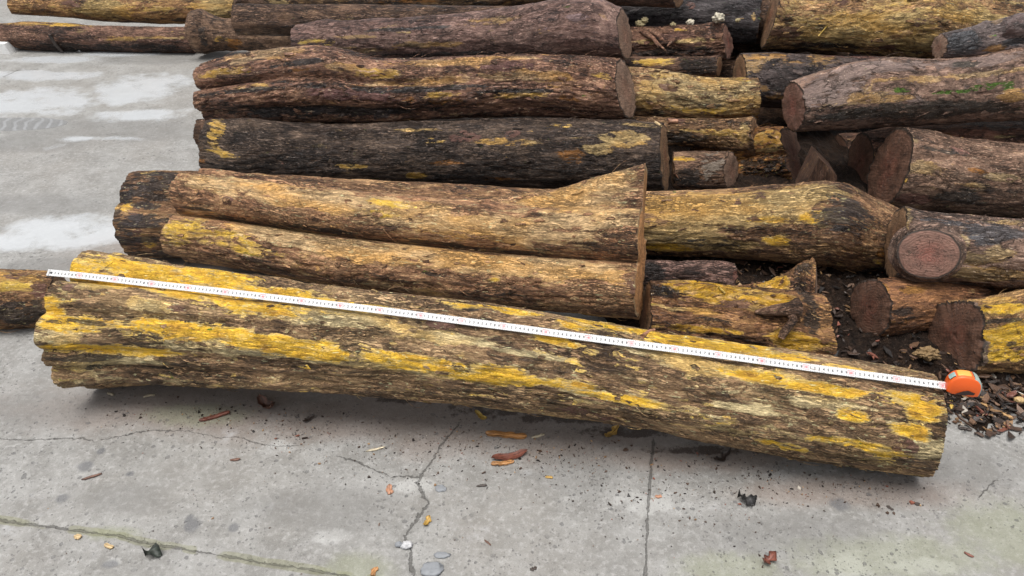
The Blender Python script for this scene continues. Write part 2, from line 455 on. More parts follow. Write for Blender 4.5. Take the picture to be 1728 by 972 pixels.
ALL_LOGS = {}
def make_log(name, label, cat, stations, mat, Y=(None, None), lobes=None, extra=None, ends=((0, 0), (0, 0)), faces=(None, None),
             ds=0.010, npsi=128, amp=0.05, fiss=0.0018, knots=(), patches=(), seed=1, group="logs stacked in the timber pile", face_name="sawn_end",
             stem_name="bark_stem", end_rag=0.009, bend=0.0):
    st = list(stations)
    n = len(st)
    px = np.array([a[0] for a in st], float)
    Y0, Y1 = Y
    if Y0 is None: Y0 = station(*st[0][:3], None)[1]
    if Y1 is None: Y1 = station(*st[-1][:3], None)[1]
    u = (px - px[0]) / (px[-1] - px[0])
    Yk = 1 / ((1 - u) / Y0 + u / Y1)
    K = np.array([station(a[0], a[1], a[2], yy if len(a) < 4 else a[3]) for a, yy in zip(st, Yk)])
    uu = np.linspace(0, 1, 400)
    C = np.stack([cubic(u, K[:, i], uu) for i in range(4)], 1)
    sl = np.concatenate([[0], np.cumsum(np.linalg.norm(np.diff(C[:, :3], axis=0), axis=1))])
    L = sl[-1]
    nS = max(12, int(L / ds)) + 1
    s = np.linspace(0, L, nS)
    C = np.stack([np.interp(s, sl, C[:, i]) for i in range(4)], 1)
    c, R = C[:, :3], C[:, 3]
    T = np.gradient(c, axis=0)
    T /= np.linalg.norm(T, axis=1)[:, None]
    tm = (c[-1] - c[0]) / np.linalg.norm(c[-1] - c[0])
    T = 0.4 * T + 0.6 * tm
    T /= np.linalg.norm(T, axis=1)[:, None]
    view = np.array([0, 0, CAMH]) - c
    e1 = view - (view * T).sum(1)[:, None] * T
    e1 /= np.linalg.norm(e1, axis=1)[:, None]
    e2 = np.cross(e1, T)
    e2[e2[:, 2] < 0] *= -1
    psi = np.linspace(-math.pi, math.pi, npsi, endpoint=False)
    fr = s / L
    if lobes:
        k = 34.0
        acc = 0
        for lb in lobes:
            acc = acc + np.exp(k * lobe_radius(psi, lb, fr))
        r = np.log(acc) / k
    else:
        r = np.ones((nS, npsi))
    y2 = r * np.sin(psi)
    top, bot = y2.max(1), y2.min(1)
    sc = 2 / (top - bot)
    sh = -(top + bot) / 2 * sc
    r = r * sc[:, None]
    if extra:
        for lb in extra:
            rl = lobe_radius(psi, lb, fr)
            k = 14.0
            r = np.log(np.exp(k * r) + np.exp(k * rl)) / k
    Rn = float(R.mean())
    # straightened coordinates (metres): along the grain, and around
    lc = np.stack([np.repeat(s[:, None], npsi, 1), np.repeat((Rn * np.cos(psi))[None], nS, 0), np.repeat((Rn * np.sin(psi))[None], nS, 0)], -1)
    rr = r * R[:, None]
    lc[..., 1] = rr * np.cos(psi)
    lc[..., 2] = rr * np.sin(psi)
    low = fbm(lc * np.array([2.6, 5.0, 5.0]) + seed * 3.1, seed, 3) - 0.5
    rr = rr * (1 + 2 * amp * low)
    midn = fbm(lc * np.array([9, 22, 22]) + seed * 1.7, seed + 20, 3) - 0.5
    rr = rr + midn * 0.012 * min(1, Rn / 0.1)
    fz = fbm(lc * np.array([11, 75, 75]) + seed * 2.3, seed + 40, 3)
    rr = rr - fiss * 2.2 * smooth(0.09, 0.0, np.abs(fz - 0.5)) + fiss * 1.4 * (fz - 0.5)
    # knots: (px, py, radius_m, height_m) found on the visible side
    def surface(rv):
        return (c[:, None, :] + e1[:, None, :] * (rv * np.cos(psi))[..., None]
                + e2[:, None, :] * (rv * np.sin(psi) + (sh * R)[:, None])[..., None])
    V = surface(rr)
    front = np.cos(psi) > 0.02
    fx, fy = project(V[:, front])
    idxpsi = np.where(front)[0]
    def locate(qx, qy):
        dd = (fx - qx) ** 2 + (fy - qy) ** 2
        i, j = np.unravel_index(np.argmin(dd), dd.shape)
        return s[i], psi[idxpsi[j]]
    for kn in knots:
        s0, p0 = locate(kn[0], kn[1])
        dp = (psi - p0 + math.pi) % (2 * math.pi) - math.pi
        q = ((s[:, None] - s0) / (kn[2] * 1.25)) ** 2 + ((dp * Rn)[None, :] / kn[2]) ** 2
        rr = rr + kn[3] * np.exp(-q * 1.2)
    kr = np.random.default_rng(seed + 900)
    for q_ in range(int(3 + 4 * L)):
        s0, p0, kr_ = kr.uniform(.04, .96) * L, kr.uniform(-math.pi, math.pi), kr.uniform(.012, .035)
        dp = (psi - p0 + math.pi) % (2 * math.pi) - math.pi
        q = ((s[:, None] - s0) / (kr_ * 1.6)) ** 2 + ((dp * Rn)[None, :] / kr_) ** 2
        hgt_ = kr.choice([-.006, .007, .011, -.004])
        rr = rr + hgt_ * (np.exp(-q) - (0.8 * np.exp(-q * 5) if hgt_ > .008 else 0))
    V = surface(rr)
    # cut planes
    loc_y, loc_z = rr * np.cos(psi), rr * np.sin(psi)
    for e, (yaw, pit) in enumerate(ends):
        end_i = 0 if e == 0 else -1
        dist = s if e == 0 else L - s
        wgt = np.clip(1 - dist / (2.2 * Rn), 0, 1) ** 1.5
        shift = (1 if e == 0 else -1) * math.tan(math.radians(yaw)) * loc_y + math.tan(math.radians(pit)) * loc_z
        rag = (fbm(np.stack([np.cos(psi) * 6, np.sin(psi) * 6, np.full(npsi, seed + e * 9.0)], -1), seed + 60 + e, 4) - 0.5) * 2 * end_rag
        V = V + (wgt[:, None] * (shift + rag[None]))[..., None] * T[end_i]
    masks = {k2: np.zeros((nS, npsi)) for k2 in ("yel", "pal", "drk", "red", "mos", "och")}
    KEY = dict(y="yel", p="pal", d="drk", r="red", g="mos", o="och")
    for (kd, qx, qy, hl, hh) in patches:
        s0, p0 = locate(qx, qy)
        sa, sb = locate(qx - hl, qy)[0], locate(qx + hl, qy)[0]
        pa, pb = locate(qx, qy - hh)[1], locate(qx, qy + hh)[1]
        hs_, ha = max(0.012, abs(sb - sa) / 2), max(0.007, abs(pa - pb) / 2 * Rn)
        if hl > 1.5 * hh: hs_ = max(hs_, hl / FPX * 0.8 * np.linalg.norm(view[0]) * 0.5)
        dp = (psi - p0 + math.pi) % (2 * math.pi) - math.pi
        q = np.sqrt(((s[:, None] - s0) / hs_) ** 2 + ((dp * Rn)[None, :] / ha) ** 2)
        masks[KEY[kd]] = np.maximum(masks[KEY[kd]], np.clip(1.62 - q, 0, 1.0))
    org = c[nS // 2].copy()
    org[2] = max(0.0, float(V[..., 2].min()))
    root = thing(name, label, cat, org, group)
    at = {k2: m.ravel() for k2, m in masks.items()}
    at["lc"] = lc.reshape(-1, 3)
    F = grid_faces(nS, npsi, True)
    stem = mesh_obj(stem_name, V.reshape(-1, 3) - org, F, mat, root, at)
    fo = []
    for e in (0, 1):
        ring = V[0 if e == 0 else -1]
        ctr = ring.mean(0)
        nr = 14
        rad = np.linspace(0, 1, nr + 1)[1:]
        pts = [ctr[None] ]
        ecs = [np.zeros((1, 3))]
        outer = np.stack([np.cos(psi), np.sin(psi), np.zeros(npsi)], -1)
        dirn = T[0] * -1 if e == 0 else T[-1]
        rel = ring - ctr
        B_ = np.stack([rel @ e1[0 if e == 0 else -1], rel @ e2[0 if e == 0 else -1]], 1)
        al = rel @ dirn
        resid = al - B_ @ np.linalg.lstsq(B_, al, rcond=None)[0]
        for q in rad:
            p = ctr + (ring - ctr) * q
            p = p - dirn * (resid * q * (1 - q ** 7))[:, None]
            bump = (fbm(p * 22 + seed, seed + 80, 3) - 0.5) * 0.008 * (1 - q ** 4) + 0.004 * (1 - q ** 6)
            pts.append(p + dirn * bump[:, None])
            ecs.append(outer * q)
        P = np.concatenate(pts)
        nv = npsi
        fl = []
        for j in range(nv):
            j2 = (j + 1) % nv
            fl.append((0, 1 + j, 1 + j2) if e else (0, 1 + j2, 1 + j))
        for i in range(nr - 1):
            b0, b1 = 1 + i * nv, 1 + (i + 1) * nv
            for j in range(nv):
                j2 = (j + 1) % nv
                q4 = (b0 + j, b1 + j, b1 + j2, b0 + j2)
                fl.append(q4 if e else q4[::-1])
        fo.append(mesh_obj(face_name, P - org, fl, faces[e] or SAWN_OLD, root, {"ec": np.concatenate(ecs)}))
    info = dict(root=root, stem=stem, V=V, s=s, psi=psi, c=c, R=R, org=org, front=front, e1=e1, e2=e2, T=T, faces=fo)
    ALL_LOGS[label] = info
    return info

def find_point(info, qx, qy):
    """point and normal of a log's visible surface under a photo pixel"""
    V = info["V"]
    x, y = project(V)
    dd = (x - qx) ** 2 + (y - qy) ** 2
    dd[:, ~info["front"]] = 1e9
    i, j = np.unravel_index(np.argmin(dd), dd.shape)
    nS, nP = V.shape[:2]
    a = V[min(i + 3, nS - 1), j] - V[max(i - 3, 0), j]
    b = V[i, (j + 3) % nP] - V[i, (j - 3) % nP]
    nn = np.cross(a, b)
    nn /= np.linalg.norm(nn)
    if nn @ (V[i, j] - info["c"][i]) < 0:
        nn = -nn
    return V[i, j], nn

# ------------------------------------------------------------------ the logs of the pile
PILE = "logs stacked in the timber pile"
# the measured log: fluted butt at the left, round at the right
flute = [[(0, a, d, q), (.18, a, d * .96, q + .03), (.40, a, d * .75, q + .18), (.75, a, d * .1, .92), (1, a, 0, 1)] for a, d, q in
         ((64, .74, .30), (20, .76, .25), (-14, .80, .25), (-38, .85, .14), (-66, .74, .30), (104, .72, .30), (150, .7, .3), (205, .7, .3), (255, .7, .3))]
LOG_A = make_log("measured_log", "long yellow-patched log lying in front of the pile with the tape measure along its top", "log",
    [(158, 425, 655), (260, 441, 648), (400, 461, 654), (600, 486, 664), (800, 509, 684), (1000, 541, 710), (1200, 573, 746), (1390, 600, 782), (1562, 628, 808)],
    bark_material("bark_measured_log", dark=(0.058, 0.042, 0.025), mid=(0.135, 0.099, 0.054), light=(0.34, 0.27, 0.15), yellow=(0.76, 0.455, 0.03), pale=(0.70, 0.53, 0.29), ay=0.07, ap=0.13, ar=-0.20, ad=-0.25, fis=1.0, seed=1, olive=0.30, rough=0.66, bias=0.0, plate=.15),
    lobes=flute, ends=((-4, 3), (3, -2)), faces=(SAWN_OLD, SAWN_OLD), ds=0.0055, npsi=260, amp=0.03, fiss=0.0018, seed=1, group=None, end_rag=0.003,
    knots=[(745, 548, .03, .008), (1530, 745, .05, .010), (1080, 575, .02, .004), (420, 545, .03, .006), (820, 530, .025, .006), (275, 525, .03, .008), (1555, 640, .03, .008), (1160, 680, .08, .006)],
    patches=[('y', 110, 545, 50, 13), ('y', 105, 505, 36, 9), ('y', 210, 590, 70, 7), ('y', 190, 470, 60, 8), ('y', 360, 470, 70, 6), ('y', 300, 478, 80, 13), ('y', 420, 490, 110, 10), ('y', 220, 456, 90, 12), ('y', 140, 458, 40, 14), ('y', 330, 497, 90, 8), ('y', 430, 515, 90, 10),
             ('y', 90, 520, 36, 20), ('y', 170, 546, 60, 11), ('y', 270, 552, 80, 16), ('y', 340, 560, 70, 15), ('y', 430, 574, 70, 14), ('y', 500, 588, 70, 14), ('y', 560, 600, 50, 10),
             ('y', 690, 612, 110, 14), ('y', 820, 632, 90, 12), ('y', 940, 648, 70, 9), ('y', 1050, 674, 80, 8), ('y', 560, 515, 80, 8), ('y', 480, 502, 70, 6),
             ('y', 780, 520, 50, 7), ('y', 860, 526, 60, 5), ('y', 1000, 545, 50, 4), ('y', 1150, 572, 80, 10), ('y', 1240, 588, 70, 8), ('y', 1330, 600, 50, 5),
             ('y', 1300, 640, 70, 11), ('y', 1400, 656, 60, 9), ('y', 1530, 672, 60, 13), ('y', 1560, 690, 30, 16), ('y', 1540, 728, 34, 13), ('y', 1440, 700, 26, 10), ('y', 1420, 746, 60, 8), ('y', 1320, 752, 45, 7),
             ('y', 940, 574, 40, 6), ('y', 1490, 760, 50, 8), ('y', 1430, 620, 40, 4), ('y', 1545, 622, 15, 5), ('y', 130, 588, 60, 7),
             ('p', 540, 528, 110, 12), ('p', 450, 590, 120, 11), ('p', 600, 608, 90, 12), ('p', 380, 578, 60, 8), ('p', 760, 572, 50, 9), ('p', 100, 568, 50, 12), ('p', 180, 612, 80, 7), ('p', 1130, 602, 70, 7), ('p', 1190, 620, 80, 9),
             ('p', 1280, 628, 60, 6), ('p', 1565, 760, 24, 10), ('p', 170, 482, 60, 8), ('p', 250, 515, 30, 8), ('p', 720, 625, 60, 8), ('p', 640, 545, 40, 6), ('p', 1400, 680, 60, 7), ('p', 900, 600, 50, 6), ('p', 980, 660, 40, 6), ('p', 1250, 690, 50, 6),
             ('r', 745, 549, 28, 7), ('r', 1528, 752, 26, 18), ('r', 305, 523, 18, 6), ('r', 1000, 700, 60, 8), ('d', 800, 523, 14, 5), ('r', 122, 485, 10, 8), ('d', 130, 545, 60, 4), ('d', 230, 560, 60, 3), ('d', 150, 604, 70, 3), ('d', 250, 618, 90, 3), ('d', 380, 634, 90, 3)])  # the thin dark lines at the left paint shade into the flute creases

# twin-stemmed log leaning on the pile behind it
LOG_B = make_log("twin_log", "pale twin-stemmed log with a raised fin at its right end, behind the tape-measured log", "log",
    [(312, 290, 444), (400, 300, 455), (500, 313, 474), (700, 332, 502), (900, 346, 524), (1080, 350, 543)],
    bark_material("bark_twin_log", dark=(0.045, 0.029, 0.017), mid=(0.150, 0.092, 0.050), light=(0.37, 0.26, 0.14), pale=(0.60, 0.43, 0.22), yellow=(0.66, 0.42, 0.05), ay=-0.14, ap=0.15, plate=.1, ar=-0.17, ad=-0.25, seed=2, rough=0.68, bias=0.03),
    Y=(2.15, 1.83), lobes=[[(0, 80, .52, .50), (.5, 80, .51, .50), (1, 80, .50, .51)], [(0, -66, .56, .49), (.5, -66, .55, .50), (1, -68, .54, .50)], [(0, 180, .42, .52), (1, 180, .42, .52)], [(0, -112, .85, .35), (1, -115, .8, .35)]],
    extra=[[(0, 100, .3, .3), (.60, 100, .58, .36), (.72, 99, .82, .28), (.84, 97, 1.10, .25), (.93, 96, 1.34, .24), (1, 95, 1.52, .22)], [(0, 115, 1.02, .20), (.13, 112, .98, .20), (.40, 108, .8, .22), (.5, 100, .4, .3), (1, 100, .2, .3)]],
    ends=((-6, 2), (4, -3)), faces=(SAWN_OLD, SAWN_FRESH), ds=0.006, npsi=220, amp=0.03, seed=2, fiss=0.0016,
    knots=[(385, 343, .02, .009), (1063, 480, .035, .010), (600, 430, .04, .006), (320, 395, .03, .008)],
    patches=[('d', 330, 352, 30, 3), ('d', 420, 372, 70, 4), ('d', 540, 388, 80, 4), ('d', 660, 404, 80, 4), ('d', 780, 416, 80, 4), ('d', 900, 427, 80, 4), ('d', 1010, 434, 60, 4), ('y', 310, 385, 36, 22), ('y', 370, 402, 70, 14), ('y', 420, 420, 55, 9), ('p', 450, 318, 140, 13), ('p', 600, 345, 140, 13), ('p', 820, 385, 140, 18), ('p', 950, 340, 80, 12), ('p', 1010, 365, 70, 12), ('p', 610, 420, 150, 14),  # the row of dark bands paints shade along the crease between stems
             ('p', 800, 440, 150, 14), ('p', 960, 455, 90, 14), ('p', 1030, 300, 40, 14), ('p', 480, 395, 80, 10), ('r', 385, 343, 11, 8), ('r', 1068, 480, 14, 20), ('d', 760, 465, 60, 4), ('y', 830, 472, 14, 4), ('y', 660, 345, 40, 5), ('y', 640, 360, 40, 7)])

LOG_C = make_log("thick_log", "thick tan log lying flat behind the twin-stemmed log, flaring at its right end", "log",
    [(243, 289, 434), (400, 293, 436), (700, 308, 432), (1100, 322, 430), (1250, 317, 437), (1340, 309, 446), (1400, 306, 452), (1450, 328, 460), (1510, 354, 472)],
    bark_material("bark_thick_log", iso=.3, plate=.4, dark=(0.034, 0.023, 0.016), mid=(0.125, 0.080, 0.043), light=(0.33, 0.235, 0.12), pale=(0.56, 0.405, 0.17), wet=(0.026, 0.024, 0.025), ay=-0.10, ap=0.03, ar=-0.20, ad=-0.22, seed=3, rough=0.6),
    Y=(2.35, 2.24), ends=((-10, 4), (0, 0)), ds=0.008, npsi=180, amp=0.045, seed=3,
    lobes=[[(0, 60, .42, .60), (.15, 60, .3, .7), (.5, 60, 0, 1), (1, 60, .1, .9)], [(0, -20, .45, .52), (.15, -20, .3, .7), (.5, 0, 0, 1), (1, 0, 0, 1)], [(0, -70, .45, .52), (.2, -70, .2, .8), (1, 0, 0, 1)], [(0, 180, .3, .7), (1, 180, 0, 1)]],
    knots=[(1280, 331, .02, .005), (1276, 377, .022, .005), (1086, 380, .018, .012), (240, 330, .03, .012), (1385, 330, .05, .010)],
    patches=[('p', 1180, 350, 110, 24), ('p', 1290, 345, 100, 28), ('p', 1360, 330, 50, 16), ('p', 1150, 400, 70, 16), ('p', 1230, 415, 60, 8), ('y', 1370, 365, 30, 9), ('y', 1300, 370, 40, 6), ('y', 1120, 415, 40, 8), ('y', 1310, 408, 24, 8),
             ('r', 1280, 330, 16, 7), ('r', 1272, 374, 18, 6), ('r', 1290, 380, 14, 6), ('r', 1247, 342, 4, 9), ('d', 1430, 365, 46, 34), ('o', 1470, 372, 22, 8), ('o', 1486, 425, 10, 9), ('d', 1200, 410, 60, 7),
             ('d', 262, 304, 90, 20), ('d', 245, 338, 70, 18), ('d', 275, 372, 60, 16), ('d', 270, 418, 60, 16), ('d', 222, 400, 30, 26), ('y', 250, 292, 22, 4), ('y', 258, 408, 12, 12), ('y', 225, 350, 12, 8), ('d', 210, 365, 10, 14), ('p', 205, 350, 10, 8), ('r', 235, 395, 14, 30)])

LOG_D = make_log("root_end_log", "short yellow-brown butt log with a tall root fin, right of the twin-stemmed log's end", "log",
    [(1088, 472, 600), (1180, 478, 606), (1270, 486, 618), (1372, 498, 632)],
    bark_material("bark_root_end_log", dark=(0.026, 0.017, 0.012), mid=(0.10, 0.058, 0.030), light=(0.27, 0.17, 0.07), pale=(0.50, 0.36, 0.15), yellow=(0.55, 0.31, 0.02), ay=0.06, ap=-0.05, ar=-0.13, ad=-0.10, seed=4, rough=0.5),
    Y=(1.83, 1.80), lobes=[[(0, 50, .45, .58), (1, 50, .5, .52)], [(0, -10, .45, .56), (1, -20, .5, .55)], [(0, 180, .3, .7), (1, 180, .3, .7)], [(0, -75, .4, .6), (1, -75, .4, .6)]],
    extra=[[(0, 97, .2, .4), (.55, 97, .62, .38), (.72, 97, .82, .33), (.84, 97, 1.12, .34), (.93, 96, 1.46, .30), (1, 95, 1.68, .22)]],
    ends=((0, 0), (-6, -4)), faces=(SAWN_OLD, SAWN_GREY), ds=0.005, npsi=180, amp=0.06, seed=4, fiss=0.003,
    knots=[(1330, 540, .03, .012), (1355, 470, .02, .008), (1260, 520, .03, .006), (1350, 520, .02, .010)],
    patches=[('y', 1200, 485, 60, 6), ('y', 1290, 505, 46, 10), ('y', 1180, 555, 60, 6), ('y', 1340, 575, 36, 14), ('y', 1220, 510, 30, 6), ('y', 1300, 484, 26, 10), ('d', 1352, 448, 20, 30), ('d', 1358, 490, 14, 30), ('d', 1366, 525, 12, 30), ('d', 1120, 490, 30, 8), ('d', 1210, 540, 50, 5), ('p', 1290, 520, 40, 7), ('p', 1160, 522, 50, 5), ('r', 1240, 512, 26, 5)])

LOG_E = make_log("blackened_log", "long blackened log with small ochre patches, just behind the thick tan log", "log",
    [(364, 202, 298), (392, 200, 305), (500, 208, 312), (700, 205, 318), (900, 199, 322), (1000, 201, 324), (1121, 206, 326)],
    bark_material("bark_blackened_log", dark=(0.010, 0.008, 0.007), mid=(0.026, 0.021, 0.017), light=(0.11, 0.088, 0.065), ay=-0.20, ap=-0.17, ar=-0.2, ad=0.02, yellow=(0.55, 0.33, 0.045), seed=5, rough=0.5, bias=0.01),
    Y=(2.85, 2.72), lobes=[[(0, 40, .40, .62), (.12, 40, .15, .85), (1, 0, 0, 1)], [(0, -40, .42, .60), (.12, -40, .15, .85), (1, 0, 0, 1)], [(0, 180, .3, .7), (.12, 0, 0, 1), (1, 0, 0, 1)]],
    ends=((-6, 4), (14, -6)), faces=(SAWN_OLD, SAWN_OLD), ds=0.009, npsi=170, amp=0.04, seed=5,
    knots=[(785, 228, .03, .006), (868, 226, .02, .008), (1075, 240, .02, .006), (345, 240, .04, .010)],
    patches=[('y', 365, 218, 14, 14), ('y', 375, 262, 30, 9), ('o', 345, 262, 10, 20), ('y', 590, 281, 26, 5), ('y', 730, 239, 28, 6), ('p', 705, 220, 40, 4), ('o', 750, 275, 30, 4), ('y', 700, 296, 20, 6), ('o', 965, 262, 30, 16), ('y', 855, 262, 10, 4),
             ('r', 783, 231, 34, 11), ('r', 866, 226, 12, 9), ('p', 830, 237, 40, 5), ('p', 1060, 232, 50, 14), ('p', 1085, 212, 40, 4), ('y', 950, 213, 24, 4), ('p', 880, 240, 26, 6), ('o', 1060, 318, 36, 6), ('o', 840, 302, 24, 4), ('p', 1010, 250, 30, 8)])

LOG_F = make_log("grooved_log", "knobbly grooved dark log with a pointed grey sawn end, resting on the blackened log", "log",
    [(352, 106, 208), (410, 91, 208), (500, 79, 206), (560, 79, 206), (640, 97, 206), (700, 98, 204), (800, 94, 200), (900, 92, 198), (1000, 95, 202), (1056, 99, 204)],
    bark_material("bark_grooved_log", iso=.3, plate=.4, dark=(0.021, 0.014, 0.011), mid=(0.098, 0.060, 0.042), light=(0.30, 0.20, 0.13), pale=(0.50, 0.35, 0.19), yellow=(0.50, 0.30, 0.05), red=(0.12, 0.055, 0.05), wet=(0.022, 0.024, 0.026), ay=-0.12, ap=0.03, ar=-0.10, ad=-0.12, seed=6, rough=0.55),
    Y=(3.12, 3.00), lobes=[[(0, 50, .66, .34), (.2, 48, .62, .37), (.45, 44, .60, .40), (.8, 42, .54, .46), (.95, 40, .25, .75), (1, 40, .1, .9)], [(0, -17, .68, .32), (.2, -14, .64, .35), (.45, -18, .62, .38), (.8, -24, .54, .46), (.95, -20, .25, .75), (1, -20, .1, .9)],
                           [(0, -70, .64, .34), (.2, -66, .62, .36), (.5, -70, .58, .40), (.75, -72, .5, .5), (1, -70, .1, .9)], [(0, 180, .4, .6), (1, 180, .1, .9)], [(0, 82, .76, .24), (.18, 84, .70, .30), (.4, 90, .4, .5), (1, 0, 0, .9)]],
    ends=((-6, 0), (21, -12)), faces=(SAWN_OLD, SAWN_GREY), ds=0.008, npsi=190, amp=0.05, seed=6, fiss=0.003,
    knots=[(870, 112, .03, .008), (693, 172, .02, .008), (1000, 170, .03, .008), (590, 125, .03, .006), (1030, 150, .03, .008), (345, 160, .03, .010), (1010, 155, .018, .008)],
    patches=[('y', 380, 120, 50, 8), ('p', 450, 95, 60, 8), ('y', 430, 146, 34, 6), ('y', 640, 125, 40, 8), ('y', 740, 161, 30, 5), ('y', 880, 160, 46, 7), ('y', 1030, 127, 22, 5), ('o', 965, 165, 25, 7), ('r', 850, 112, 34, 9), ('r', 893, 112, 10, 7),
             ('o', 690, 172, 10, 8), ('o', 444, 170, 10, 7), ('d', 510, 103, 60, 5), ('r', 600, 160, 80, 10), ('p', 780, 104, 120, 6), ('o', 1005, 155, 20, 7), ('d', 470, 140, 16, 5), ('p', 570, 110, 30, 6), ('p', 700, 140, 70, 6), ('o', 500, 116, 30, 4), ('p', 900, 128, 60, 8), ('d', 560, 185, 160, 8), ('d', 420, 152, 70, 4), ('d', 560, 143, 90, 5), ('d', 720, 150, 90, 5), ('d', 880, 152, 70, 4), ('o', 620, 148, 40, 5), ('o', 760, 172, 50, 6)])  # narrow dark bands along the groove are its shade put into the colour

LOG_G = make_log("smooth_log", "smooth grey-brown log thickening towards its right end, lying on top of the grooved log", "log",
    [(506, 41, 100), (550, 36, 102), (700, 28, 104), (800, 20, 104), (900, 6, 102), (960, -4, 100), (1010, -2, 100), (1054, 14, 100)],
    bark_material("bark_smooth_log", iso=.75, plate=.7, dark=(0.026, 0.018, 0.017), mid=(0.078, 0.055, 0.048), light=(0.22, 0.165, 0.14), pale=(0.36, 0.27, 0.155), red=(0.13, 0.085, 0.085), wet=(0.035, 0.035, 0.035), yellow=(0.55, 0.37, 0.06), ay=-0.20, ap=-0.08, ar=-0.02, ad=-0.08, fis=0.55, seed=7, rough=0.5),
    Y=(3.50, 3.30), ends=((-8, 0), (16, -12)), faces=(SAWN_OLD, SAWN_GREY), ds=0.009, npsi=150, amp=0.05, seed=7, fiss=0.001,
    knots=[(1000, 25, .04, .010), (545, 30, .05, .010), (715, 50, .03, .006), (880, 20, .05, .008)],
    patches=[('y', 530, 70, 26, 6), ('y', 545, 76, 16, 4), ('y', 680, 56, 16, 3), ('y', 722, 53, 10, 3), ('p', 600, 62, 24, 3), ('p', 600, 85, 40, 6), ('p', 720, 75, 60, 5), ('p', 830, 36, 40, 7), ('d', 760, 92, 120, 4), ('r', 980, 30, 24, 6), ('d', 680, 50, 70, 3)])

LOG_H = make_log("mossy_brown_log", "dark log with ochre stains at the very top, behind the smooth grey-brown log", "log",
    [(452, -22, 16), (480, -28, 24), (640, -34, 29), (760, -36, 26), (880, -40, 14), (1000, -42, 8)],
    bark_material("bark_mossy_brown_log", dark=(0.014, 0.010, 0.007), mid=(0.06, 0.04, 0.02), light=(0.22, 0.15, 0.06), ay=-0.14, ap=-0.08, yellow=(0.45, 0.27, 0.04), ar=-0.2, ad=0.02, seed=8, rough=0.55),
    Y=(4.30, 4.10), ds=0.014, npsi=96, seed=8, patches=[('y', 480, 16, 40, 5), ('o', 690, 2, 60, 4), ('y', 560, 14, 50, 4), ('p', 470, 4, 16, 6)])

LOG_I = make_log("wedged_log", "brown log on the far concrete at the left with a bark sliver leaning on it", "log",
    [(-120, 40, 76), (0, 40, 78), (60, 36, 86), (160, 42, 88), (328, 45, 90)],
    bark_material("bark_wedged_log", dark=(0.026, 0.017, 0.013), mid=(0.085, 0.052, 0.038), light=(0.22, 0.15, 0.105), pale=(0.46, 0.34, 0.15), ay=-0.16, ap=-0.08, ar=-0.06, ad=-0.10, seed=9),
    Y=(4.90, 4.78), ds=0.013, npsi=96, seed=9, knots=[(95, 62, .05, .015), (110, 60, .04, .012)],
    patches=[('p', 70, 38, 70, 5), ('y', 100, 42, 40, 3), ('p', 250, 64, 60, 3), ('p', 320, 56, 40, 3), ('p', 210, 66, 24, 3), ('d', 180, 82, 160, 5)])
LOG_J = make_log("cream_log", "cream and yellow log lying across the wedged brown log in the far left corner", "log",
    [(22, -8, 24), (120, -6, 31), (200, -8, 38), (300, -8, 41), (400, -6, 40)],
    bark_material("bark_cream_log", dark=(0.04, 0.026, 0.016), mid=(0.16, 0.10, 0.045), light=(0.36, 0.25, 0.10), pale=(0.52, 0.38, 0.15), yellow=(0.58, 0.36, 0.07), ay=-0.02, ap=0.14, ar=-0.12, ad=-0.2, seed=10),
    Y=(5.02, 4.98), ds=0.014, npsi=96, seed=10, patches=[('p', 180, 18, 40, 12), ('p', 360, 12, 40, 14), ('y', 260, 14, 40, 5), ('r', 120, 5, 18, 9), ('d', 300, 34, 80, 3)])
LOG_K = make_log("collared_log", "stout grey-brown log with a raised collar at its left end, butting against the wedged log", "log",
    [(332, 18, 90), (345, 17, 91), (352, 21, 89), (480, 22, 92), (620, 24, 94)],
    bark_material("bark_collared_log", iso=.75, plate=.7, dark=(0.026, 0.018, 0.013), mid=(0.085, 0.060, 0.040), light=(0.22, 0.165, 0.105), pale=(0.30, 0.22, 0.15), ay=-0.18, ap=-0.10, ar=-0.10, ad=-0.08, seed=11, fis=.6),
    Y=(4.72, 4.60), ds=0.010, npsi=110, seed=11, ends=((-4, 0), (0, 0)), faces=(SAWN_GREY, SAWN_OLD),
    patches=[('y', 375, 66, 16, 5), ('o', 400, 76, 16, 8), ('p', 435, 22, 36, 4), ('p', 420, 35, 20, 4), ('d', 342, 62, 8, 18)])

# ---- right hand side of the pile
LOG_M = make_log("cracked_cream_log", "cream log with cracked flaky bark and dark knots, right of the pointed grey sawn end", "log",
    [(900, 108, 196), (1000, 108, 198), (1090, 114, 202), (1180, 128, 208), (1278, 130, 200)],
    bark_material("bark_cracked_cream_log", iso=.4, plate=.6, dark=(0.035, 0.023, 0.015), mid=(0.17, 0.115, 0.06), light=(0.40, 0.30, 0.165), pale=(0.56, 0.43, 0.21), yellow=(0.58, 0.36, 0.05), ay=-0.10, ap=0.17, ar=-0.16, ad=-0.2, seed=12),
    Y=(3.34, 3.24), ds=0.008, npsi=120, seed=12, ends=((0, 0), (2, -4)), faces=(SAWN_OLD, SAWN_DARK), fiss=0.003,
    knots=[(1128, 147, .02, .006), (1190, 160, .02, .005), (1234, 160, .012, .004)],
    patches=[('r', 1128, 147, 15, 6), ('r', 1192, 157, 10, 4), ('r', 1234, 160, 5, 4), ('y', 1110, 130, 14, 3), ('y', 1180, 187, 50, 5), ('d', 1190, 180, 30, 6), ('y', 1255, 133, 16, 4), ('p', 1190, 150, 70, 24), ('p', 1250, 165, 30, 24), ('p', 1090, 165, 14, 20), ('d', 1110, 192, 40, 7)])
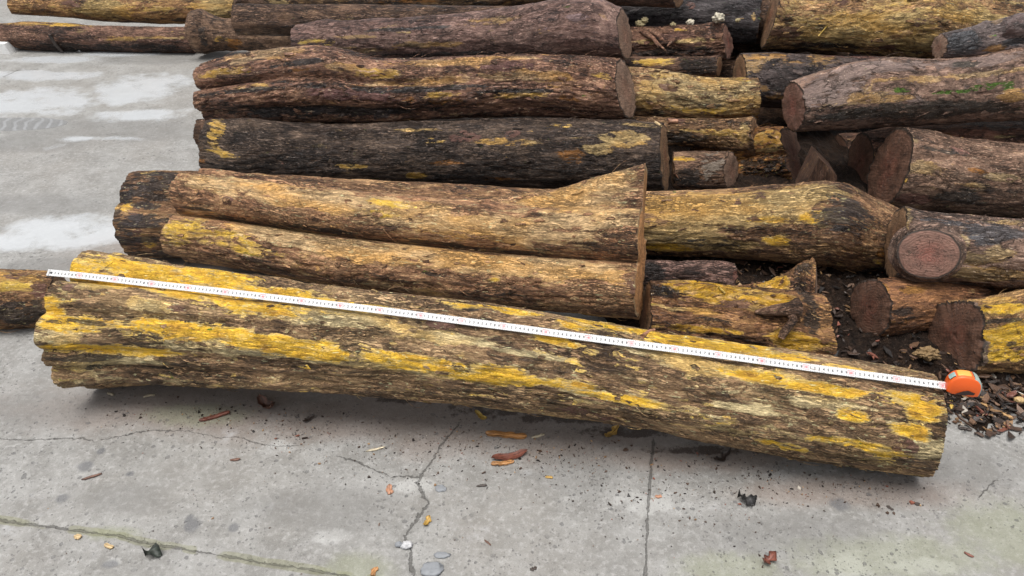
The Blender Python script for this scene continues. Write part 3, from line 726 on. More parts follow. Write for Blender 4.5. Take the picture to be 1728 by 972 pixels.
LOG_M2 = make_log("broken_end_log", "dark yellow-stained log with a splintered end, under the cracked cream log", "log",
    [(1020, 196, 246), (1125, 198, 246), (1200, 200, 250), (1275, 196, 268)],
    bark_material("bark_broken_end_log", iso=.3, plate=.4, dark=(0.022, 0.015, 0.010), mid=(0.10, 0.065, 0.033), light=(0.28, 0.20, 0.10), ay=-0.08, ap=0.0, ar=-0.1, ad=0.0, yellow=(0.50, 0.30, 0.05), seed=13, rough=.5),
    Y=(3.10, 3.04), ds=0.008, npsi=110, seed=13, ends=((0, 0), (22, -14)), faces=(SAWN_OLD, SAWN_OLD), end_rag=0.02, fiss=0.003,
    patches=[('p', 1262, 225, 14, 16), ('y', 1200, 222, 50, 6), ('d', 1150, 235, 30, 8), ('r', 1140, 203, 14, 5)])
LOG_N1 = make_log("stub_log", "short stub with a smooth grey patch by its sawn end, right of the blackened log", "log",
    [(1136, 256, 324), (1180, 255, 324), (1233, 256, 323)],
    bark_material("bark_stub_log", dark=(0.028, 0.019, 0.014), mid=(0.085, 0.057, 0.038), light=(0.22, 0.16, 0.10), red=(0.20, 0.165, 0.13), ay=-0.16, ap=-0.15, ar=-0.2, ad=-0.12, seed=14),
    Y=(2.86, 2.83), ds=0.007, npsi=110, seed=14, ends=((0, 0), (26, 0)), faces=(SAWN_OLD, SAWN_GREY), amp=.03,
    patches=[('r', 1205, 276, 26, 22), ('r', 1215, 266, 20, 14), ('y', 1152, 268, 26, 4), ('o', 1182, 300, 8, 6), ('d', 1160, 300, 26, 14)])
LOG_N2 = make_log("shaggy_log", "log with torn orange-yellow fibre on top, just left of the dark gap", "log",
    [(1180, 238, 336), (1260, 222, 330), (1300, 216, 322), (1338, 214, 318)],
    bark_material("bark_shaggy_log", dark=(0.016, 0.010, 0.007), mid=(0.11, 0.058, 0.024), light=(0.40, 0.22, 0.06), yellow=(0.55, 0.29, 0.04), ay=-0.05, ap=-0.1, ar=-0.15, ad=0.0, seed=15, rough=.5),
    Y=(3.12, 2.96), ds=0.006, npsi=120, seed=15, lobes=[[(0, 60, .6, .4), (1, 60, .6, .42)], [(0, 120, .5, .5), (1, 120, .5, .5)], [(0, -30, .45, .42), (1, -30, .4, .4)], [(0, -90, .4, .6), (1, -90, .4, .6)]],
    ends=((0, 0), (10, -8)), faces=(SAWN_DARK, SAWN_DARK), end_rag=0.015, amp=.08, fiss=0.004,
    patches=[('y', 1300, 232, 34, 12), ('o', 1290, 245, 36, 8), ('p', 1300, 252, 24, 4), ('d', 1290, 285, 50, 22), ('o', 1280, 262, 40, 6), ('o', 1270, 308, 30, 4)])
LOG_L1 = make_log("split_top_log", "brown split log with shredded bark and a red-brown sawn end, under the charred log", "log",
    [(900, 44, 104), (1060, 44, 106), (1150, 42, 104), (1228, 38, 102)],
    bark_material("bark_split_top_log", iso=.3, plate=.4, dark=(0.020, 0.013, 0.010), mid=(0.085, 0.050, 0.034), light=(0.23, 0.15, 0.095), ay=-0.15, ap=-0.12, ar=-0.02, ad=-0.05, seed=16),
    Y=(3.62, 3.56), ds=0.009, npsi=110, seed=16, ends=((0, 0), (24, -10)), faces=(SAWN_OLD, SAWN_RED), amp=.08, fiss=.004,
    lobes=[[(0, 70, .5, .5), (1, 70, .5, .48)], [(0, 10, .4, .5), (1, 10, .4, .5)], [(0, -60, .45, .55), (1, -60, .45, .55)], [(0, 180, .4, .6), (1, 180, .4, .6)]],
    patches=[('y', 1150, 49, 18, 3), ('p', 1170, 68, 36, 5), ('d', 1120, 92, 70, 8), ('r', 1130, 60, 30, 8), ('p', 1085, 72, 20, 4)])
LOG_L2 = make_log("thin_log", "thin log with a yellow strip along its top, squeezed above the cracked cream log", "log",
    [(960, 92, 130), (1080, 95, 132), (1213, 94, 130)],
    bark_material("bark_thin_log", dark=(0.020, 0.014, 0.010), mid=(0.08, 0.052, 0.036), light=(0.20, 0.14, 0.09), ay=-0.12, ap=-0.15, ar=-0.1, ad=-0.05, yellow=(0.55, 0.35, 0.045), seed=17),
    Y=(3.42, 3.40), ds=0.009, npsi=90, seed=17, ends=((0, 0), (26, 0)), faces=(SAWN_OLD, SAWN_OLD), patches=[('y', 1100, 104, 30, 5), ('d', 1180, 112, 40, 12)])
LOG_J2 = make_log("charred_log", "blue-black charred log end speckled with white fungus at the top of the pile", "log",
    [(940, -14, 62), (1100, -16, 66), (1200, -12, 70), (1279, -10, 74)],
    bark_material("bark_charred_log", dark=(0.006, 0.006, 0.007), mid=(0.020, 0.020, 0.022), light=(0.065, 0.066, 0.07), ay=-0.3, ap=-0.25, ar=-0.3, ad=-0.1, seed=18, fis=.5, rough=.42),
    Y=(3.86, 3.74), ds=0.010, npsi=100, seed=18, ends=((0, 0), (6, 0)), faces=(SAWN_DARK, SAWN_DARK), patches=[('p', 1250, 32, 6, 2), ('p', 1275, 26, 4, 8), ('r', 1165, 8, 8, 6)])
LOG_J3 = make_log("pale_ended_log", "dark log with a small pale sawn end, above the charred log", "log",
    [(1000, -40, 8), (1100, -42, 12), (1146, -42, 14)],
    bark_material("bark_pale_ended_log", dark=(0.016, 0.011, 0.009), mid=(0.06, 0.04, 0.03), light=(0.16, 0.11, 0.08), ay=-0.3, ap=-0.25, ar=-0.1, ad=-0.1, seed=19),
    Y=(3.66, 3.62), ds=0.012, npsi=90, seed=19, ends=((0, 0), (26, 0)), faces=(SAWN_DARK, SAWN_OLD))
LOG_V = make_log("flaking_tan_log", "big tan log with flaking bark and a narrow dark sawn end, top right", "log",
    [(1300, -26, 84), (1340, -14, 82), (1450, -22, 90), (1550, -26, 98), (1650, -10, 104), (1800, 8, 112)],
    bark_material("bark_flaking_tan_log", iso=.4, plate=.6, dark=(0.040, 0.026, 0.016), mid=(0.20, 0.135, 0.065), light=(0.42, 0.31, 0.15), pale=(0.55, 0.41, 0.17), yellow=(0.58, 0.37, 0.06), ay=0.0, ap=0.20, ar=-0.10, ad=-0.20, seed=20, fis=.9),
    Y=(3.62, 3.52), ds=0.009, npsi=140, seed=20, ends=((-6, 6), (0, 0)), faces=(SAWN_OLD, SAWN_OLD), amp=.04, fiss=.003,
    knots=[(1555, 35, .04, .008), (1420, 3, .03, .008)],
    patches=[('r', 1553, 36, 14, 10), ('r', 1420, 2, 14, 8), ('r', 1500, 83, 12, 5), ('p', 1420, 60, 70, 14), ('p', 1480, 35, 90, 14), ('p', 1560, 75, 40, 12), ('r', 1330, 55, 26, 10), ('d', 1390, 48, 14, 5), ('y', 1330, 62, 14, 5), ('d', 1400, 76, 60, 4), ('p', 1640, 30, 60, 10), ('d', 1590, 38, 8, 10)])
LOG_W = make_log("slate_log", "slate-dark wet log with loose tan bark plates, under the flaking tan log", "log",
    [(1246, 90, 178), (1300, 88, 182), (1400, 92, 184), (1560, 98, 190)],
    bark_material("bark_slate_log", iso=.75, plate=.7, dark=(0.012, 0.011, 0.011), mid=(0.035, 0.032, 0.032), light=(0.10, 0.09, 0.085), pale=(0.36, 0.24, 0.11), yellow=(0.40, 0.22, 0.05), ay=-0.16, ap=-0.12, ar=-0.14, ad=-0.05, seed=21, fis=.4, rough=.4),
    Y=(3.36, 3.44), ds=0.008, npsi=120, seed=21, ends=((-6, 0), (0, 0)), faces=(SAWN_OLD, SAWN_OLD),
    patches=[('p', 1300, 96, 50, 7), ('p', 1385, 101, 26, 9), ('p', 1270, 112, 34, 10), ('p', 1245, 110, 10, 14), ('y', 1280, 96, 14, 4), ('p', 1290, 150, 10, 8), ('p', 1310, 165, 20, 5), ('r', 1450, 96, 60, 5)])
LOG_P = make_log("pinkish_log", "pinkish-grey log with two strips of bright green moss, upper right of the pile", "log",
    [(1338, 136, 224), (1420, 112, 220), (1480, 99, 216), (1560, 99, 212), (1620, 96, 208), (1728, 78, 204), (1850, 66, 198)],
    bark_material("bark_pinkish_log", iso=.75, plate=.7, dark=(0.032, 0.023, 0.018), mid=(0.105, 0.078, 0.060), light=(0.27, 0.205, 0.16), pale=(0.48, 0.35, 0.19), red=(0.175, 0.125, 0.108), wet=(0.030, 0.026, 0.020), ay=-0.22, ap=-0.06, ar=-0.02, ad=-0.10, seed=22, fis=.55, rough=.55),
    Y=(2.88, 2.98), ds=0.007, npsi=150, seed=22, ends=((4, 0), (0, 0)), faces=(SAWN_RED, SAWN_OLD), amp=.05, fiss=.0015,
    knots=[(1545, 172, .03, .006), (1710, 160, .04, .008), (1640, 112, .04, .006), (1450, 112, .06, .008)],
    patches=[('r', 1470, 118, 110, 12), ('r', 1400, 150, 50, 24), ('r', 1640, 105, 90, 8), ('p', 1440, 166, 46, 9), ('p', 1560, 132, 70, 6), ('p', 1660, 126, 80, 5), ('g', 1525, 153, 20, 5), ('g', 1672, 146, 40, 7), ('g', 1610, 156, 50, 4), ('d', 1600, 185, 140, 14), ('r', 1545, 174, 18, 8), ('p', 1708, 162, 22, 9),
             ('d', 1430, 195, 60, 10), ('p', 1465, 150, 10, 6), ('p', 1500, 165, 40, 6), ('d', 1630, 108, 20, 5)])
LOG_Q = make_log("blunt_grey_log", "thick grey-brown log with a notched sawn end facing left, resting under the pinkish log", "log",
    [(1500, 214, 355), (1540, 218, 356), (1600, 232, 360), (1728, 243, 369), (1850, 250, 376)],
    bark_material("bark_blunt_grey_log", iso=.75, plate=.7, dark=(0.032, 0.023, 0.017), mid=(0.105, 0.075, 0.053), light=(0.265, 0.20, 0.145), pale=(0.46, 0.34, 0.18), red=(0.22, 0.11, 0.085), wet=(0.035, 0.030, 0.025), ay=-0.17, ap=-0.03, ar=-0.12, ad=-0.12, seed=23, fis=.8, rough=.58),
    Y=(2.66, 2.60), ds=0.006, npsi=170, seed=23, ends=((3, 8), (0, 0)), faces=(SAWN_DARK, SAWN_OLD), amp=.045,
    knots=[(1610, 250, .03, .006), (1600, 285, .02, .006), (1520, 235, .05, .010)],
    patches=[('p', 1550, 282, 44, 9), ('p', 1520, 240, 24, 6), ('o', 1650, 290, 22, 7), ('r', 1540, 335, 36, 9), ('p', 1650, 315, 26, 8), ('r', 1620, 255, 18, 5), ('d', 1620, 330, 40, 14), ('d', 1600, 255, 60, 5), ('p', 1690, 300, 40, 6), ('y', 1525, 305, 8, 6)])
LOG_Q2 = make_log("hollow_ended_log", "weathered log with a dark sawn end half hidden behind the blunt grey log", "log",
    [(1452, 222, 326), (1520, 214, 318), (1620, 208, 306), (1728, 206, 300), (1850, 204, 296)],
    bark_material("bark_hollow_ended_log", iso=.75, plate=.7, dark=(0.026, 0.017, 0.013), mid=(0.095, 0.058, 0.042), light=(0.24, 0.16, 0.11), ay=-0.13, ap=-0.10, ar=-0.04, ad=-0.10, red=(0.20, 0.09, 0.06), seed=24),
    Y=(2.95, 3.02), ds=0.008, npsi=120, seed=24, ends=((-2, 4), (0, 0)), faces=(SAWN_DARK, SAWN_OLD), patches=[('o', 1600, 225, 10, 6), ('p', 1690, 230, 24, 5), ('r', 1650, 222, 60, 8)])
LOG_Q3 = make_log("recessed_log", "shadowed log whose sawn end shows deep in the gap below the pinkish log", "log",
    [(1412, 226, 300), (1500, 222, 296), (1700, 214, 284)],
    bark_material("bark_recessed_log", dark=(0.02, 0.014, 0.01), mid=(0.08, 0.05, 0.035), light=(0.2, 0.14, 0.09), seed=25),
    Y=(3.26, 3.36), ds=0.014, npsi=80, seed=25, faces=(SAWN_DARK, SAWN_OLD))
LOG_R = make_log("knot_faced_log", "bluish-grey log with a big round sawn branch stub facing the camera", "log",
    [(1512, 350, 474), (1560, 356, 478), (1640, 364, 484), (1728, 370, 488), (1850, 374, 494)],
    bark_material("bark_knot_faced_log", iso=.75, plate=.7, dark=(0.034, 0.026, 0.021), mid=(0.11, 0.084, 0.066), light=(0.27, 0.215, 0.17), pale=(0.44, 0.33, 0.17), wet=(0.055, 0.055, 0.060), ay=-0.18, ap=-0.06, ar=-0.10, ad=-0.02, seed=26, fis=.9, rough=.55),
    Y=(2.02, 1.97), ds=0.005, npsi=180, seed=26, ends=((-8, 0), (0, 0)), faces=(SAWN_OLD, SAWN_OLD), amp=.04,
    knots=[(1525, 362, .03, .010), (1566, 425, .06, .016)],
    patches=[('p', 1640, 435, 36, 10), ('p', 1690, 430, 26, 14), ('p', 1515, 375, 14, 10), ('d', 1670, 390, 50, 14), ('p', 1700, 375, 30, 4), ('p', 1660, 465, 60, 7), ('p', 1630, 410, 10, 12), ('d', 1590, 375, 40, 6)])
LOG_S = make_log("ochre_log", "dark ochre log with a blackish sawn end, in the shade under the knot-faced log", "log",
    [(1468, 468, 572), (1520, 470, 566), (1600, 474, 556), (1700, 478, 548)],
    bark_material("bark_ochre_log", dark=(0.018, 0.012, 0.008), mid=(0.085, 0.048, 0.026), light=(0.24, 0.135, 0.06), ochre=(0.42, 0.20, 0.045), ay=-0.18, ap=-0.12, ar=-0.12, ad=-0.05, seed=27, fis=.6),
    Y=(1.86, 1.98), ds=0.005, npsi=130, seed=27, ends=((-1, 0), (0, 0)), faces=(SAWN_DARK, SAWN_OLD), amp=.03,
    patches=[('o', 1510, 508, 16, 8), ('o', 1490, 490, 14, 8), ('o', 1520, 545, 34, 8), ('o', 1540, 490, 20, 6), ('d', 1525, 525, 14, 8)])
LOG_T = make_log("bright_yellow_log", "bright yellow-patched log with a dark lobed sawn end, on the mulch at the right edge", "log",
    [(1612, 506, 628), (1660, 502, 628), (1728, 490, 630), (1850, 476, 634)],
    bark_material("bark_bright_yellow_log", iso=.4, plate=.6, dark=(0.026, 0.017, 0.010), mid=(0.12, 0.078, 0.036), light=(0.33, 0.23, 0.10), pale=(0.50, 0.37, 0.15), yellow=(0.66, 0.40, 0.025), red=(0.12, 0.085, 0.070), ay=0.10, ap=0.02, ar=-0.10, ad=-0.14, seed=28),
    Y=(1.73, 1.78), ds=0.0045, npsi=180, seed=28, ends=((5, 4), (0, 0)), faces=(SAWN_DARK, SAWN_OLD), amp=.05, fiss=.003,
    lobes=[[(0, 40, .35, .65), (1, 40, .2, .8)], [(0, -40, .42, .56), (1, -40, .2, .8)], [(0, 150, .3, .7), (1, 180, .1, .9)]],
    patches=[('y', 1690, 575, 40, 16), ('y', 1680, 520, 50, 8), ('y', 1710, 600, 40, 10), ('r', 1650, 600, 16, 18), ('r', 1640, 520, 14, 10), ('d', 1690, 542, 50, 4), ('d', 1706, 580, 12, 4), ('p', 1680, 505, 30, 6), ('y', 1715, 560, 30, 14)])
LOG_U = make_log("burred_log", "smooth blue-grey log with a gnarled burr, lying on the pinkish log at the right edge", "log",
    [(1586, 56, 100), (1640, 44, 98), (1690, 34, 96), (1728, 28, 94), (1850, 20, 88)],
    bark_material("bark_burred_log", iso=.75, plate=.7, dark=(0.020, 0.018, 0.018), mid=(0.060, 0.056, 0.056), light=(0.16, 0.145, 0.14), pale=(0.36, 0.25, 0.15), red=(0.085, 0.055, 0.05), ay=-0.3, ap=-0.16, ar=-0.16, ad=0.0, wet=(0.04, 0.043, 0.048), seed=29, fis=.35, rough=.45),
    Y=(3.02, 3.05), ds=0.006, npsi=140, seed=29, ends=((8, 6), (0, 0)), faces=(SAWN_GREY, SAWN_OLD), amp=.04,
    knots=[(1705, 45, .05, .030), (1720, 72, .04, -.020), (1662, 42, .02, .014), (1722, 35, .03, .02), (1700, 60, .018, -.02)],
    patches=[('d', 1625, 70, 36, 18), ('r', 1710, 45, 26, 12), ('d', 1718, 72, 20, 8), ('p', 1680, 40, 14, 6), ('p', 1680, 82, 24, 7)])
LOG_X = make_log("stray_log", "tan log end with dark rot marks, alone on the concrete at the left edge", "log",
    [(-160, 448, 560), (-60, 452, 560), (0, 453, 557), (50, 455, 553), (98, 459, 546)],
    bark_material("bark_stray_log", dark=(0.028, 0.018, 0.011), mid=(0.125, 0.078, 0.038), light=(0.33, 0.235, 0.11), pale=(0.50, 0.36, 0.15), yellow=(0.60, 0.40, 0.06), ay=-0.06, ap=0.08, ar=-0.08, ad=-0.06, seed=30),
    Y=(1.92, 1.95), ds=0.005, npsi=140, seed=30, ends=((0, 0), (-4, 4)), amp=.06, group=None,
    knots=[(20, 535, .03, .010), (62, 500, .03, -.015)],
    patches=[('y', 20, 482, 34, 10), ('p', 15, 470, 40, 8), ('r', 30, 465, 24, 5), ('r', 62, 490, 14, 12), ('d', 40, 530, 50, 18), ('o', 12, 535, 12, 8)])

# logs further back that the pile rests on and that close the gaps
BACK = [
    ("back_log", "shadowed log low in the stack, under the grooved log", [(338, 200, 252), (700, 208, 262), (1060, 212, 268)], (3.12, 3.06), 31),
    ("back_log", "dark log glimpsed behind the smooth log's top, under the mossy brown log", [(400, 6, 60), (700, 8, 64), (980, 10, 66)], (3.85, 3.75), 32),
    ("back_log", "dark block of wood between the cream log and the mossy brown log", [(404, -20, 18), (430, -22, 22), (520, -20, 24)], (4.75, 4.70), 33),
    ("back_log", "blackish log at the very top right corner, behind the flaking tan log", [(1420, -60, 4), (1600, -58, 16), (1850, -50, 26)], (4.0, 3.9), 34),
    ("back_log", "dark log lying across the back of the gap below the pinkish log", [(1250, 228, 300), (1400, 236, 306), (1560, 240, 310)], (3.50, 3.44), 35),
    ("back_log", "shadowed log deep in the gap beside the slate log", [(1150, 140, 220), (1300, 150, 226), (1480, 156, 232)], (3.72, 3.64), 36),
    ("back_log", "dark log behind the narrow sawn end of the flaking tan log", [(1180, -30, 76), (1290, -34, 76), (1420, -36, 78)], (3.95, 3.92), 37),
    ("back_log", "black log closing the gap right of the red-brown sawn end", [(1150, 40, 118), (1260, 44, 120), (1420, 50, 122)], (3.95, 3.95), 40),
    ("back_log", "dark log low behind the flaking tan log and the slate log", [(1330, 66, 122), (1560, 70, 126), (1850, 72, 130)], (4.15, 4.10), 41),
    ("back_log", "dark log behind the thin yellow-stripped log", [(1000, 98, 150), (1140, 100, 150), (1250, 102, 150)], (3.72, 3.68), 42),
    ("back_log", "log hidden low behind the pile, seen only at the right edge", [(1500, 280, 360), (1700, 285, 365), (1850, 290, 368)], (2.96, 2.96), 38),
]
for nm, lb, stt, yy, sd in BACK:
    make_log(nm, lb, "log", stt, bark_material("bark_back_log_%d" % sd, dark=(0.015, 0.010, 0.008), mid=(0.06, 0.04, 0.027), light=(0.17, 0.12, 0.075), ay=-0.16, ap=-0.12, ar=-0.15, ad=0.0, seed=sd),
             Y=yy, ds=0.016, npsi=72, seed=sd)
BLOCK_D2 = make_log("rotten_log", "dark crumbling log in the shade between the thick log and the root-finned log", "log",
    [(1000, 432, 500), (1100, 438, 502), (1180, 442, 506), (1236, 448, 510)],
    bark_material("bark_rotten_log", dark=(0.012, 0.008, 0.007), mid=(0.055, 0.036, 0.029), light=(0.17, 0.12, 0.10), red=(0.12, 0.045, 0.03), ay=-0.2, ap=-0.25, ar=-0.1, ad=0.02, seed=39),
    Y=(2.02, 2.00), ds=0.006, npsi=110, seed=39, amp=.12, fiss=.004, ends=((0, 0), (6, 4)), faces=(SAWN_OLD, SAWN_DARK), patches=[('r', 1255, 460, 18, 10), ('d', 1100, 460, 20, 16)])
# ------------------------------------------------------------------ ground
def poly_dist(X, Yg, pts):
    d = np.full(X.shape, 1e9)
    for (x0, y0), (x1, y1) in zip(pts[:-1], pts[1:]):
        dx, dy = x1 - x0, y1 - y0
        t = np.clip(((X - x0) * dx + (Yg - y0) * dy) / (dx * dx + dy * dy + 1e-12), 0, 1)
        d = np.minimum(d, np.hypot(X - x0 - t * dx, Yg - y0 - t * dy))
    return d

def axis_steps(pieces):
    out = []
    for a, b, st in pieces:
        out.append(np.arange(a, b, st))
    return np.concatenate(out + [[pieces[-1][1]]])

gx = axis_steps([(-80, -20, 6), (-20, -5, 0.6), (-5, -1.55, 0.03), (-1.55, 1.75, 0.006), (1.75, 4, 0.03), (4, 20, 0.8), (20, 80, 6)])
gy = axis_steps([(-60, -6, 6), (-6, 0.3, 0.3), (0.3, 0.8, 0.03), (0.8, 1.75, 0.006), (1.75, 6.5, 0.022), (6.5, 20, 0.5), (20, 90, 6)])
GX, GY = np.meshgrid(gx, gy, indexing='ij')
PG = np.stack([GX, GY, np.zeros_like(GX)], -1)
near = (np.abs(GX) < 5) & (GY > 0.3) & (GY < 7)
jit = np.stack([fbm(PG * 9, 3, 4) - .5, fbm(PG * 9 + 40, 4, 4) - .5], -1) * 0.035
jx, jy = GX + jit[..., 0], GY + jit[..., 1]
def gpts(pp):
    return [tuple(on_z(a, b)[:2]) for a, b in pp]
crack = np.zeros_like(GX)
mossy = np.zeros_like(GX)
groove = np.zeros_like(GX)
wn_ = fbm(PG * 30, 7, 3)
CRK = [  # joints and cracks of the slab, traced on the ground (width in metres, straightness)
    ([(-260, 838), (0, 876), (200, 905), (400, 941), (620, 975), (760, 1000)], 0.0032, 0.25, 0.9),
    ([(1104, 745), (1098, 800), (1094, 860), (1088, 972), (1084, 1040)], 0.0034, 0.2, 0.15),
    ([(-150, 748), (0, 741), (140, 742), (165, 747), (260, 727), (310, 728), (365, 741), (400, 736), (450, 750), (500, 752)], 0.0013, 0.7, 0.15),
    ([(775, 722), (735, 765), (712, 800), (704, 815), (722, 845), (700, 880), (684, 905), (695, 940), (702, 972), (700, 1030)], 0.0034, 0.8, 0.1),
    ([(575, 770), (600, 781), (655, 807), (704, 806)], 0.0018, 0.7, 0.05),
    ([(1655, 838), (1678, 812)], 0.0012, 0.6, 0.0),
    ([(60, 117), (30, 118), (5, 130)], 0.006, 0.6, 0.0),
]
SD = {}
for k_, (pp, wd, jt, ms) in enumerate(CRK):
    q = gpts(pp)
    ax, ay_ = GX + (jx - GX) * jt, GY + (jy - GY) * jt
    best, sgn = np.full(GX.shape, 1e9), np.ones(GX.shape)
    for (x0, y0), (x1, y1) in zip(q[:-1], q[1:]):
        dx, dy = x1 - x0, y1 - y0
        t_ = np.clip(((ax - x0) * dx + (ay_ - y0) * dy) / (dx * dx + dy * dy), 0, 1)
        dd = np.hypot(ax - x0 - t_ * dx, ay_ - y0 - t_ * dy)
        cr_ = np.sign(dx * (ay_ - y0) - dy * (ax - x0))
        sgn = np.where(dd < best, cr_, sgn)
        best = np.minimum(best, dd)
    SD["sd%d" % k_] = (np.clip(best, 0, .08) * sgn).ravel()
    crack = np.maximum(crack, smooth(.022, .012, best))
    groove = np.maximum(groove, smooth(2.2, .5, best / wd) if wd > .002 else 0)
    if ms:
        mossy = np.maximum(mossy, ms * smooth(.016, .004, best) * smooth(0.36, 0.60, fbm(PG * 14 + 9, 5, 3)))
def blob(lst):
    m = np.zeros_like(GX)
    pxg, pyg = project(PG)
    for (a, b, ha, hb) in lst:
        c0 = on_z(a, b)
        sx = abs(on_z(a + ha, b)[0] - c0[0])
        sy = abs(on_z(a, b - hb)[1] - on_z(a, b + hb)[1]) / 2
        q = np.sqrt(((GX - c0[0]) / sx) ** 2 + ((GY - c0[1]) / sy) ** 2)
        m = np.maximum(m, np.clip(1.5 - q, 0, 1))
    return m
wet = blob([(50, 172, 120, 22), (235, 150, 70, 26), (235, 195, 70, 11), (120, 392, 120, 26), (60, 128, 110, 8), (90, 100, 70, 6), (200, 92, 60, 4), (150, 234, 60, 5), (30, 405, 70, 20)])
puddle = blob([(22, 209, 95, 12)])
damp = blob([(560, 860, 150, 40), (1330, 900, 160, 40), (60, 690, 120, 40), (980, 800, 90, 40), (1640, 790, 90, 40), (210, 840, 90, 30), (190, 218, 190, 22), (60, 240, 130, 16), (100, 450, 120, 18), (260, 100, 110, 9), (60, 345, 160, 18)])
stain = blob([(330, 685, 320, 46), (650, 700, 330, 44), (900, 730, 280, 44), (1150, 770, 200, 24), (300, 430, 160, 60), (1450, 830, 180, 26)])
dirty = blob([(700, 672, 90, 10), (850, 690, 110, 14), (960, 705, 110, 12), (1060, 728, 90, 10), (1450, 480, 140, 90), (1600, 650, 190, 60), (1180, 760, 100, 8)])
spots = blob([(143, 788, 13, 10), (325, 886, 14, 12), (105, 842, 12, 9), (320, 875, 8, 8), (395, 890, 10, 8), (186, 952, 14, 8), (1418, 850, 18, 12), (170, 762, 7, 6), (220, 800, 7, 5)])
green = blob([(1500, 940, 200, 40), (1720, 900, 120, 60), (1230, 960, 90, 30), (600, 960, 60, 30), (330, 700, 90, 20), (190, 900, 50, 12)])
light = blob([(1560, 955, 60, 14), (1430, 955, 40, 22), (700, 820, 40, 14), (470, 755, 30, 12), (1090, 850, 60, 20), (560, 905, 40, 12), (190, 948, 14, 8)])
gz = -0.003 * groove + (fbm(PG * 3, 11, 4) - 0.5) * 0.006 + np.where(near, (fbm(PG * 40, 12, 3) - 0.5) * 0.0016, 0)
gz = gz * np.clip(1.2 - puddle * 1.2, 0, 1) - 0.0015 * np.clip(puddle, 0, 1)
VG = np.stack([GX, GY, gz], -1)

